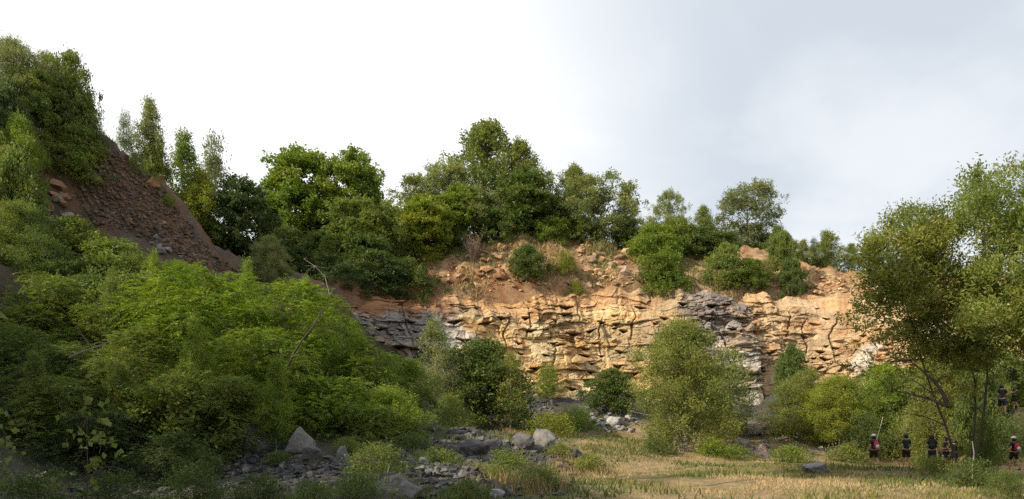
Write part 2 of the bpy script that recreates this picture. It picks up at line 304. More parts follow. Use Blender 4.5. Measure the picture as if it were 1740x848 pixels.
def face_disp(s, z, px):
    ws = s + .35 * fbm(P3(s * .25, z * .3, 4), 3, 61); wz = z + .12 * fbm(P3(s * .12, z * .1), 2, 51) - .04 * s
    bigd = .55 * fbm(P3(s * .10, z * .08, 2), 3, 71)
    i0, e0, u0, v0 = cells(ws + .5 * wz, wz, 4.2, 3.0, 1); i1, e1, u1, v1 = courses(ws, wz, 3.1, 1.5, 11); i2, e2, u2, v2 = courses(ws + .4 * fbm(P3(s * .8, z * .8), 2, 3), wz, 1.25, .55, 12, .6); i3, e3, u3, v3 = courses(ws + .3 * fbm(P3(s * 1.2, z * 1.1), 2, 13), wz + .10 * fbm(P3(s * 1.4, z), 2, 23), .5, .20, 13, .5)
    m = sstep(-.30, .30, fbm(P3(s * .18, z * .26, 9), 3, 81)); m1 = sstep(-.1, .4, fbm(P3(s * .12, z * .2, 19), 3, 83))
    d = bigd + (rnd(i0, 1) - .5) * .45 + u0 * (rnd(i0, 2) - .5) * .7 + v0 * (rnd(i0, 3) - .5) * .4
    k1 = .55 + .45 * m1; d += k1 * ((rnd(i1, 1) - .5) * .70 + u1 * (rnd(i1, 2) - .5) * .9 - v1 * (rnd(i1, 3) - .2) * .32)
    k2 = .25 + .75 * m; d += k2 * ((rnd(i2, 1) - .5) * .62 - v2 * (rnd(i2, 2) - .1) * .20 + u2 * (rnd(i2, 3) - .5) * .6)
    k3 = .12 + .9 * m * m; d += k3 * ((rnd(i3, 1) - .5) * .28 - v3 * (rnd(i3, 2)) * .10)
    br = sstep(.55, .75, rnd(i2, 6)) * m; d -= br * .22                                          # fallen-out pieces
    d -= (1 - sstep(0, .05, e1)) * .14 * k1 * (rnd(i1, 7) > .4) + (1 - sstep(0, .04, e2)) * .08 * k2
    rg = 1 - np.abs(fbm(P3(s * .9, z * 1.6, 1), 4, 91)); d -= sstep(.86, .99, rg) * .10; d += .045 * fbm(P3(s * 2.6, z * 3.4, 1), 4, 95)
    return d, i2, m
DS, NZ = .072, 195
sa = np.arange(0, LEN, DS); ta = np.r_[np.linspace(0, 1, NZ), 1 + np.arange(1, 9) / 8 * .3]
capy = np.interp(cline(sa)[0] / cline(sa)[1] * F + CX, [590, 740, 850, 950, 1100, 1270, 1290, 1400, 1740], [508, 504, 497, 494, 487, 486, 498, 503, 494])
S, T = np.meshgrid(sa, ta)
lx, ly = cline(S); nxn, nyn = cnorm(S)
def at(D): return lx - nxn * D, ly - nyn * D
bx0, by0 = cline(sa); n0x, n0y = cnorm(sa)
zb = gz(bx0 + n0x * 1.2, by0 + n0y * 1.2, False) - 1.2; zt = gz(bx0 - n0x * 3.3, by0 - n0y * 3.3, True) - .1 + .28 * fbm(P3(bx0 * .35, by0 * .35), 4, 77)
zt = np.minimum(zt, EYE + (HY - capy - 15 * fbm(P3(bx0 * .5, by0 * .5), 4, 78)) * by0 / F)
Tc = np.minimum(T, 1); Zc = zb + (zt - zb) * Tc
pxs = lx / ly * F + CX
ds_, cid, mm = face_disp(S, Zc, pxs)
pys = HY - (Zc - EYE) * F / ly
for (cx_, cy_, w_) in CAV:
    q = pys - cy_ + (pxs - cx_) * CAVR.uniform(-.25, .15); u_ = (pxs - cx_) / (w_ * .5); hgt_ = w_ * CAVR.uniform(.25, .42) * np.clip(1 - np.abs(u_ - CAVR.uniform(-.3, .3)), 0, 1)
    ds_ = ds_ - 1.1 * sstep(0, 1.2, q) * sstep(hgt_ + 1, hgt_ * .3, q) * (np.abs(u_) < 1) + .16 * sstep(-w_ * .35, -1, q) * sstep(1.2, 0, q) * sstep(1.1, .6, np.abs(u_))
ds_ = ds_ * (1 - .5 * sstep(1285, 1310, pxs) * sstep(1500, 1420, pxs) * sstep(.35, .6, Tc))
endf = sstep(0, 4, S) * sstep(0, 3, LEN - S)
Dd = -1.0 + 1.7 * Tc ** 1.5 + 1.5 * sstep(.78, 1, T + .06 * fbm(P3(S * .2, 0 * S), 2, 6)) - np.maximum(ds_ + .35, -.9) * (.3 + .7 * sstep(1.0, .86, T)) * endf
for (jx, ja, jb) in ((893, 510, 575), (1022, 545, 610), (937, 570, 632), (1228, 560, 620), (1368, 545, 600), (680, 530, 590), (860, 540, 600), (985, 500, 545), (1075, 520, 580), (1195, 500, 560), (1420, 540, 610), (1335, 530, 600)):
    q = np.abs(pxs - jx - 9 * fbm(P3(pys * .03, 0 * pys, jx), 3, 7)); Dd = Dd + .40 * sstep(2.4, .6, q) * sstep(ja - 6, ja + 6, pys) * sstep(jb + 6, jb - 6, pys)
# grey buttress stands proud of the orange face to its right
pxs = lx / ly * F + CX
butt = sstep(1180, 1150, 1330 - (pxs - 0) + 0 * pxs) * 0
Dd = Dd - .45 * sstep(1130, 1150, pxs) * sstep(1281, 1277, pxs) * sstep(1.0, .93, T)
ov = np.maximum(T - 1, 0) / .3; Dd = Dd + ov * 3.6
PX, PY = at(Dd); ZZ = np.where(T > 1, zt - .1 - ov * .1, Zc + .12 * fbm(P3(S * .8, Zc * .8, 7), 2, 15))
gg = gz(PX, PY); ZZ = np.where(ov > 0, np.minimum(ZZ, gg + .25 - ov * .7) * 1.0, ZZ)
def face_colour(px, h, S, Zc, cid):
    """h: 0 foot .. 1 top"""
    n = fbm(P3(S * .2, Zc * .3), 4, 101); n2 = fbm(P3(S * .7, Zc * 1.2), 3, 111); n3 = fbm(P3(S * .12, Zc * .5, 5), 3, 121)
    och = np.zeros(px.shape + (3,)) + np.array((.61, .435, .21)); och = lerp3(och, (.72, .57, .34), sstep(0, .6, n)); och = lerp3(och, (.52, .30, .13), sstep(.1, .6, n2) * .7)
    och = lerp3(och, (.42, .35, .25), sstep(.2, .55, -n3) * .45); och = lerp3(och, (.46, .27, .13), sstep(.78, .95, h + n * .12) * .8)
    gre = np.zeros(px.shape + (3,)) + np.array((.27, .24, .22)); gre = lerp3(gre, (.43, .40, .35), sstep(.1, -.25, h - .62 + n * .4) * .7); gre = lerp3(gre, (.25, .21, .185), sstep(.55, .8, h + .2 * n2) * .8)
    gre = lerp3(gre, (.45, .33, .2), sstep(.1, .6, n2) * .6)
    ora = np.zeros(px.shape + (3,)) + np.array((.52, .38, .23)); ora = lerp3(ora, (.63, .47, .28), sstep(0, .5, n)); ora = lerp3(ora, (.56, .50, .42), sstep(.2, .6, n3) * sstep(.7, .4, h) * .9); ora = lerp3(ora, (.48, .26, .12), sstep(.15, .6, n2) * .6)
    lef = np.zeros(px.shape + (3,)) + np.array((.27, .25, .235)); lef = lerp3(lef, (.30, .155, .075), sstep(.58, .72, h + .15 * n)); lef = lerp3(lef, (.27, .16, .10), sstep(.1, .5, n2) * .6)
    wht = np.array((.58, .53, .46))
    q = px + 14 * n
    c = lef; f = sstep(745, 785, q); c = c * (1 - f[..., None]) + och * f[..., None]
    g = sstep(1090, 1150, px + 45 * n); c = c * (1 - g[..., None]) + gre * g[..., None]
    g = sstep(1272, 1280, px + 4 * n); c = c * (1 - g[..., None]) + ora * g[..., None]
    # pale patches of fresh stone
    for (cx_, ch, wx, wh) in ((772, .52, 26, .22), (1220, .40, 40, .16), (1478, .36, 24, .16), (1590, .62, 45, .18)):
        f = sstep(1.1, .5, np.hypot((px - cx_) / wx, (h - ch) / wh) + .6 * n2 + .5 * n) * .8; c = c * (1 - f[..., None]) + wht * f[..., None]
    c = c * .84 * (0.86 + .28 * rnd(cid, 9))[..., None]
    return c
fc = face_colour(pxs, Tc, S, Zc, cid)
nz, ns = S.shape; ii = np.arange(nz * ns).reshape(nz, ns)
Q = np.stack([ii[:-1, :-1], ii[:-1, 1:], ii[1:, 1:], ii[1:, :-1]], -1).reshape(-1, 4)
cm = mesh_np('rock_face', P3(PX, PY, ZZ).reshape(-1, 3), Q, None, CLIFFM, fc.reshape(-1, 3), False)
face = link('rock_face', cm); tag(face, kind='structure')

# ------------------------------------------------------------------ stones
def hull(seed, n=14, flat=.7, box=.0):
    r = random.Random(seed); bm = bmesh.new()
    for _ in range(n):
        v = Vector((r.gauss(0, 1), r.gauss(0, 1), r.gauss(0, 1))).normalized()
        m = max(abs(v.x), abs(v.y), abs(v.z)); v = v.lerp(v / m * .85, box); v *= r.uniform(.82, 1.05); v.z *= flat; bm.verts.new(v * .5)
    bmesh.ops.convex_hull(bm, input=bm.verts[:])
    loose = [v for v in bm.verts if not v.link_faces]; bmesh.ops.delete(bm, geom=loose, context='VERTS'); return bm
STONES = [from_bm('stone', hull(100 + i, 13, .55 + .1 * (i % 4), .6), ROCK) for i in range(10)]
BLOCKS = [from_bm('rock_block', hull(200 + i, 16, .8, .95), ROCK) for i in range(8)]
def boulder_mesh(seed, n, flat, box=.5):
    bm = hull(seed, n, flat, box); bmesh.ops.bevel(bm, geom=bm.edges[:] + bm.verts[:], offset=.025, segments=1, affect='EDGES')
    bmesh.ops.triangulate(bm, faces=bm.faces[:]); bmesh.ops.subdivide_edges(bm, edges=bm.edges[:], cuts=2, use_grid_fill=True)
    co = np.array([v.co[:] for v in bm.verts]); d = .035 * fbm(co * 5 + seed, 4, 5)
    for v, k in zip(bm.verts, d): v.co += v.co.normalized() * k
    return from_bm('boulder', bm, ROCK)
rs = random.Random(11)
# blocks jutting out of the face: parts of the rock face
blk = []
tries = 0
while len(blk) < 230 and tries < 4000:
    tries += 1; s = rs.uniform(2, LEN - 3); t = rs.uniform(.1, .97); i = int(s / DS); j = int(t * (NZ - 1))
    px = float(pxs[j, i])
    if float(mm[j, i]) < .35 and rs.random() < .75: continue
    big = rs.random() < .2; wd = rs.uniform(.9, 2.0) if big else rs.uniform(.45, 1.0); hh = wd * rs.uniform(.22, .5)
    P = Vector((PX[j, i], PY[j, i], ZZ[j, i])); n_ = Vector((nxn[j, i], nyn[j, i], 0)); ang = math.atan2(-n_.x, n_.y) + math.pi
    c = fc[j, i] * rs.uniform(.85, 1.1)
    o = link('rock_block', rs.choice(BLOCKS), face, P + n_ * wd * .04, (rs.uniform(-.12, .12), rs.uniform(-.3, .22), ang + rs.uniform(-.25, .25)), (wd, wd * rs.uniform(.6, .9), hh * 1.3), c); blk.append(o)
# ------------------------------------------------------------------ trees
def tubes(paths, k=6):
    V = []; Qs = []; off = 0
    for P, R, kk in paths:
        P = np.asarray(P, float); n = len(P); t = np.gradient(P, axis=0); t /= np.linalg.norm(t, axis=1, keepdims=True) + 1e-9
        ref = np.where(np.abs(t[:, 2:3]) > .9, np.array([[1., 0, 0]]), np.array([[0, 0, 1.]])); a = np.cross(t, ref); a /= np.linalg.norm(a, axis=1, keepdims=True) + 1e-9; b = np.cross(t, a)
        th = np.arange(kk) / kk * 2 * np.pi; ring = P[:, None] + np.asarray(R)[:, None, None] * (np.cos(th)[None, :, None] * a[:, None] + np.sin(th)[None, :, None] * b[:, None])
        V.append(ring.reshape(-1, 3)); i = np.arange(n - 1)[:, None] * kk; j = np.arange(kk)[None]; j2 = (j + 1) % kk
        Qs.append((np.stack([i + j, i + j2, i + kk + j2, i + kk + j], -1) + off).reshape(-1, 4)); off += n * kk
    return np.concatenate(V), np.concatenate(Qs)
def norm(v): return v / (np.linalg.norm(v, axis=-1, keepdims=True) + 1e-9)
PROF = {'round': lambda t: np.sqrt(np.clip(1 - (2 * t - 1) ** 2, 0, 1)) * .95 + .05, 'egg': lambda t: np.clip(np.sin(np.pi * np.clip(t, 0, 1) ** .62) ** .8, .05, 1),
        'dome': lambda t: np.sqrt(np.clip(1 - t ** 2.2, 0, 1)) * (.72 + .28 * np.minimum(t * 3, 1)), 'cone': lambda t: np.clip(1 - t, 0, 1) ** .85 * .95 + .05, 'fan': lambda t: np.clip(.35 + t * 1.1, 0, 1) * np.sqrt(np.clip(1 - t ** 4, .02, 1))}
TREES = {}
def make_tree(name, seed, H, Wd, cb_=.15, prof='round', nl=30, lr=.17, dens=60, leaf=.28, droop=0., up=.3, stems=1, m=12, spray=.5, pairs=False, aspect=.5, lobes=None, bark=None, tr=.022, sparse=0, var=.25, squash=.78, lean=0, asy=.42, lat=.28):
    r = np.random.RandomState(seed); R = Wd / 2; pf = PROF[prof]
    asym = lambda a, t: 1 + asy * float(vnoise(np.array([math.cos(a) * 1.3 + 5, math.sin(a) * 1.3 + 5, t * 2.2 + seed * 3.7]), seed))
    topf = lambda a: 1 - .22 * abs(float(vnoise(np.array([math.cos(a) * 1.6 + 9, math.sin(a) * 1.6 + 9, seed * 2.3]), seed + 5)))
    if lobes is None:
        C = []; lr0 = lr
        for i in range(nl):
            t = ((i + r.rand()) / nl) ** .9; z = (cb_ + (1 - cb_) * t) * H; a = i * 2.39996 + r.uniform(-.5, .5); rr = max(pf(t) * R * asym(a, t), .05 * R); l = min(lr * Wd * r.uniform(.45, 1.35), rr * .9 + .1 * R); z = (cb_ + (1 - cb_) * t * topf(a)) * H
            rad = max(rr - l * .7, 0) * r.uniform(.6, 1.15)
            C.append((rad * math.cos(a), rad * math.sin(a), min(z, H - l * .55), l))
        for i in range(max(3, nl // 5)):          # inner mass
            t = r.uniform(.15, .75); a = r.rand() * 6.3; rr = pf(t) * R * .3 * r.rand(); C.append((rr * math.cos(a), rr * math.sin(a), (cb_ + (1 - cb_) * t) * H, lr * Wd * 1.1))
        for i in range(max(6, nl // 2)):          # small tufts that break the outline
            t = r.uniform(.2, 1.0); a = r.rand() * 6.3; rr = pf(t) * R * asym(a, t) * r.uniform(.95, 1.22); C.append((rr * math.cos(a), rr * math.sin(a), min((cb_ + (1 - cb_) * t) * H, H * .98), lr * Wd * r.uniform(.22, .5)))
        C = np.array(C)
    else: C = np.array(lobes, float)
    paths = []; tops = []
    for s in range(stems):
        a = s / stems * 6.28 + r.rand(); sp = 0 if stems == 1 else R * r.uniform(.25, .6); hh = H * (.9 if stems == 1 else r.uniform(.6, .9)); n = 8
        t = np.linspace(0, 1, n); wob = np.cumsum(r.randn(n, 2) * H * .012, 0)
        P = np.stack([np.cos(a) * sp * t ** .8 + wob[:, 0] * t + lean * t * t, np.sin(a) * sp * t ** .8 + wob[:, 1] * t, t * hh - .3 * (1 - t)], 1)
        rad = tr * H * (1 if stems == 1 else .6) * (1 - t * .88); paths.append((P, rad, 7)); tops.append((P, rad))
    nodes = np.concatenate([P[1:] for P, _ in tops]); nrad = np.concatenate([q[1:] for _, q in tops]); nlen = np.zeros(len(nodes))
    order = np.argsort([min(np.linalg.norm(P - c[:3], axis=1).min() for P, _ in tops) for c in C])
    for c in C[order]:
        dd = nodes - c[:3]; dist = np.linalg.norm(dd, axis=1); cost = dist * (1 + .8 * (nodes[:, 2] > c[2] - .25 * dist)) + .35 * nlen; k = int(np.argmin(cost)); A = nodes[k]; r0 = min(max(nrad[k] * .7, .012), .012 + .016 * dist[k] + .02)
        t = np.linspace(0, 1, 6)[:, None]; mid = (A + c[:3]) / 2 + np.array([0, 0, .10 * dist[k]]) + r.randn(3) * dist[k] * .10
        B = (1 - t) ** 2 * A + 2 * t * (1 - t) * mid + t ** 2 * c[:3]; rr_ = r0 * (1 - t[:, 0] * .6); paths.append((B, rr_, 5))
        nodes = np.concatenate([nodes, B[2:]]); nrad = np.concatenate([nrad, rr_[2:]]); nlen = np.concatenate([nlen, nlen[k] + dist[k] * t[2:, 0]])
        for q in range(4):
            d = norm(r.randn(3) + np.array([0, 0, .3])); e = c[:3] + d * c[3] * .85; paths.append((np.array([c[:3], (c[:3] + e) / 2 + r.randn(3) * .06 * c[3], e]), np.array([r0 * .3, r0 * .2, .006]), 3))
    for c in []:
        P, rad = tops[0]
        h0 = max(.08 * H, c[2] - np.hypot(c[0], c[1]) * r.uniform(.7, 1.2) - .05 * H); k = int(np.argmin(np.abs(P[:, 2] - h0))); A = P[k]; r0 = max(rad[k] * .55, .012)
        n = 5; t = np.linspace(0, 1, n)[:, None]; mid = (A + c[:3]) / 2 + np.array([0, 0, -.08 * H if droop < .3 else .06 * H]) + r.randn(3) * c[3] * .15
        B = (1 - t) ** 2 * A + 2 * t * (1 - t) * mid + t ** 2 * c[:3]; paths.append((B, r0 * (1 - t[:, 0] * .75), 4))
        for q in range(4):
            d = norm(r.randn(3) + np.array([0, 0, .3])); e = c[:3] + d * c[3] * .85; paths.append((np.array([c[:3], (c[:3] + e) / 2 + r.randn(3) * .06 * c[3], e]), np.array([r0 * .3, r0 * .2, .006]), 3))
    tv, tq = tubes(paths)
    tm = mesh_np(name + '_trunk', tv, tq, None, bark or BARK, None, True)
    # leaves in sprays
    ax = np.array([0, 0, 1.]); SC, SA, SL = [], [], []
    for c in C:
        ns_ = max(6, int(dens * (c[3] / (lr * Wd if lobes is None else 1.0)) ** 2)); d = norm(r.randn(ns_, 3)); d[:, 2] = np.abs(d[:, 2]) * np.where(r.rand(ns_) < .72, 1, -1); out = norm(c[:3] * np.array([1, 1, .0]) + np.array([0, 0, .2 * R]))
        keep = (d @ out > -.45) | (r.rand(ns_) < .35); keep &= r.rand(ns_) > sparse; d = d[keep]; ns_ = len(d)
        rad = c[3] * (1 - .6 * r.rand(ns_) ** 1.5) * (1 + .30 * np.abs(r.randn(ns_)) * (r.rand(ns_) < .5)); p = c[:3] + d * rad[:, None] * np.array([1, 1, squash])
        SC.append(p); SA.append(norm(d * .8 + out * .25 + ax * (up - droop) + r.randn(ns_, 3) * .25)); SL.append(np.full(ns_, r.rand()))
    SC = np.concatenate(SC); SA = np.concatenate(SA); LV = np.concatenate(SL); ns_ = len(SC)
    SL_ = spray * r.uniform(.6, 1.2, ns_)
    if pairs:
        side = norm(np.cross(SA, ax) + r.randn(ns_, 3) * .15); k = np.arange(m); f = np.repeat((np.arange((m + 1) // 2) + 1) / ((m + 1) // 2), 2)[:m]; sg = np.where(k % 2 == 0, 1., -1.)
        pos = SC[:, None] + SA[:, None] * (f * 1.0)[None, :, None] * SL_[:, None, None] - ax * (f ** 2)[None, :, None] * (SL_ * .45 * (.4 + droop))[:, None, None]
        dr = norm(SA[:, None] * .55 + side[:, None] * sg[None, :, None] * .9 - ax * .35 + r.randn(ns_, m, 3) * .18)
        pos = pos.reshape(-1, 3); dr = dr.reshape(-1, 3); nrm0 = norm(ax + r.randn(len(pos), 3) * .45)
    else:
        pos = SC[:, None] + SA[:, None] * (r.rand(ns_, m) * SL_[:, None])[..., None] + r.randn(ns_, m, 3) * (SL_ * lat)[:, None, None]
        dr = norm(SA[:, None] * .7 + r.randn(ns_, m, 3) * .65 - ax * droop * .6 + ax * up * .3); pos = pos.reshape(-1, 3); dr = dr.reshape(-1, 3); nrm0 = norm(r.randn(len(pos), 3) + ax * .6)
    sd = norm(np.cross(dr, nrm0)); nn = np.cross(sd, dr); L_ = leaf * r.uniform(.65, 1.25, len(pos)); w_ = L_ * aspect * .5 * r.uniform(.8, 1.2, len(pos))
    mid = pos + dr * (L_ * .45)[:, None]; fold = nn * (w_ * .35)[:, None]
    V = np.stack([pos, mid + sd * w_[:, None] + fold, pos + dr * L_[:, None] - ax * (L_ * .12)[:, None], mid - sd * w_[:, None] + fold], 1).reshape(-1, 3)
    n = len(pos); Qd = np.arange(n * 4).reshape(n, 4)
    lv = np.repeat(LV, m) if not pairs else np.repeat(LV, m); b = (1 - var) + 2 * var * (.5 * lv + .5 * r.rand(n)); hue = r.randn(n) * .10 + (lv - .5) * .2
    c = np.stack([b * (1 + hue), b, b * (1 - hue * .6)], 1); c = np.repeat(np.clip(c, .2, 2), 4, 0)
    cmesh = mesh_np(name + '_crown', V, Qd, None, LEAF, c)
    if lobes is None: H = float(np.percentile(V[:, 2], 99.6)); Wd = 2 * float(np.percentile(np.abs(V[:, :2]), 98.0))
    TREES[name] = (tm, cmesh, H, Wd); return TREES[name]
def V2(name, seeds, **k):
    for i, s in enumerate(seeds): make_tree(f'{name}{i}', s, **k)
V2('oak', (1, 2), H=16, Wd=13, cb_=.22, prof='egg', nl=42, lr=.10, dens=46, leaf=.36, m=12, spray=.8, tr=.018, aspect=.62)
V2('maple', (3, 4), H=13, Wd=9, cb_=.14, prof='round', nl=46, lr=.11, dens=52, leaf=.34, m=11, spray=.55, aspect=.75, up=.2, var=.2)
V2('birch', (5, 6), H=11, Wd=4.8, cb_=.12, prof='egg', nl=38, lr=.13, dens=40, leaf=.24, m=12, spray=.65, droop=.25, up=.5, bark=PALE, tr=.010, var=.28)
V2('airy', (7, 8), H=11, Wd=8.5, cb_=.10, prof='round', nl=44, lr=.095, dens=50, leaf=.26, m=12, spray=.6, aspect=.5, tr=.014, sparse=.15, var=.35, lat=.2)
V2('bush', (9, 10, 11), H=6.5, Wd=6, cb_=.03, prof='dome', nl=44, lr=.115, dens=42, leaf=.23, m=12, spray=.5, stems=4, tr=.010, aspect=.6)
V2('willow', (12, 13), H=8.6, Wd=7.2, cb_=.03, prof='dome', nl=64, lr=.10, dens=64, leaf=.19, m=13, spray=.62, stems=6, up=.75, aspect=.34, bark=PALE, tr=.008, var=.3, asy=.22, lat=.2)
V2('thin', (14, 15), H=8, Wd=3.2, cb_=.12, prof='egg', nl=26, lr=.16, dens=34, leaf=.20, m=10, spray=.55, up=.7, aspect=.4, tr=.010, bark=PALE, sparse=.2, var=.35)
V2('spruce', (16,), H=5.5, Wd=2.8, cb_=.03, prof='cone', nl=40, lr=.14, dens=22, leaf=.13, m=12, spray=.4, up=.1, aspect=.3, tr=.016, squash=.45)
V2('ash', (17, 18, 19), H=10, Wd=10, cb_=.02, prof='dome', nl=66, lr=.095, dens=50, leaf=.19, m=13, spray=.72, pairs=True, droop=.5, up=.4, stems=3, aspect=.36, tr=.012, var=.32, squash=.5)
V2('herb', (20, 21), H=1.2, Wd=2.0, cb_=.0, prof='dome', nl=16, lr=.2, dens=22, leaf=.10, m=9, spray=.22, stems=5, up=.6, aspect=.45, tr=.008, var=.3)
V2('fine', (22, 23), H=3.2, Wd=3.0, cb_=.02, prof='dome', nl=30, lr=.15, dens=30, leaf=.11, m=11, spray=.35, stems=5, up=.6, aspect=.4, tr=.009, var=.3)
def dry_shrub():
    r = np.random.RandomState(5); paths = []
    for i in range(60):
        a = r.rand() * 6.28; sp = r.uniform(.2, 1.1); h = r.uniform(1.6, 3.0); t = np.linspace(0, 1, 5)
        P = np.stack([np.cos(a) * sp * t ** 1.2, np.sin(a) * sp * t ** 1.2, t * h - .2], 1) + r.randn(5, 3) * .05; paths.append((P, .03 * (1 - t * .8), 3))
        for q in range(4):
            A = P[r.randint(2, 5)]; e = A + norm(r.randn(3) + np.array([0, 0, .9])) * .6; paths.append((np.array([A, e]), np.array([.014, .006]), 3))
    v, q = tubes(paths); return mesh_np('dry_twigs', v, q, None, bark_mat('dry_twig', (.20, .14, .10), (.30, .21, .15)))
DRY = dry_shrub()
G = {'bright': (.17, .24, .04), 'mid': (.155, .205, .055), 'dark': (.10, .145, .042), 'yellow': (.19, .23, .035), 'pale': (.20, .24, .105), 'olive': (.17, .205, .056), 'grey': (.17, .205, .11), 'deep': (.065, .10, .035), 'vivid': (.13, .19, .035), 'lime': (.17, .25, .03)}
rt = random.Random(3)
def put_tree(px, top, wpx, base, var, tint, label, cat='tree', group=None, rz=None, name=None):
    """px/top/wpx in photo pixels; base: a row of the photo (ray onto the terrain) or ('d', distance)"""
    if isinstance(base, tuple): Yd = base[1]; x = (px - CX) / F * Yd; z = float(gz(x, Yd))
    else: a, b, c = hit(px, base); x, Yd, z = float(a[0]), float(b[0]), float(c[0])
    tm, cmesh, H, Wd = TREES[var]; ztop = EYE + (HY - top) / F * Yd; h = max(ztop - z, .5); wm = wpx / F * Yd
    root = bpy.data.objects.new(name or (cat.replace(' ', '_') if cat != 'tree' else {'oak': 'oak_tree', 'mapl': 'maple_tree', 'birc': 'birch_tree', 'spru': 'spruce_tree', 'ash0': 'ash_tree', 'ash1': 'ash_tree', 'ash2': 'ash_tree'}.get(var[:4], 'tree')), None); COL.objects.link(root)
    sxy = wm / Wd; sz = (h + .1) / H; sz = max(sz, .8 * sxy)          # a crown is never squashed flat: its foot goes into the slope instead
    root.location = (x, Yd, ztop - sz * H); root.rotation_euler = (0, 0, rt.uniform(0, 6.28) if rz is None else rz); root.scale = (sxy, sxy, sz); tag(root, label, cat, group)
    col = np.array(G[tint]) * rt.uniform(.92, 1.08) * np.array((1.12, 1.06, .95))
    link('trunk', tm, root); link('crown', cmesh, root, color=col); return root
D_ = lambda y: ('d', y)
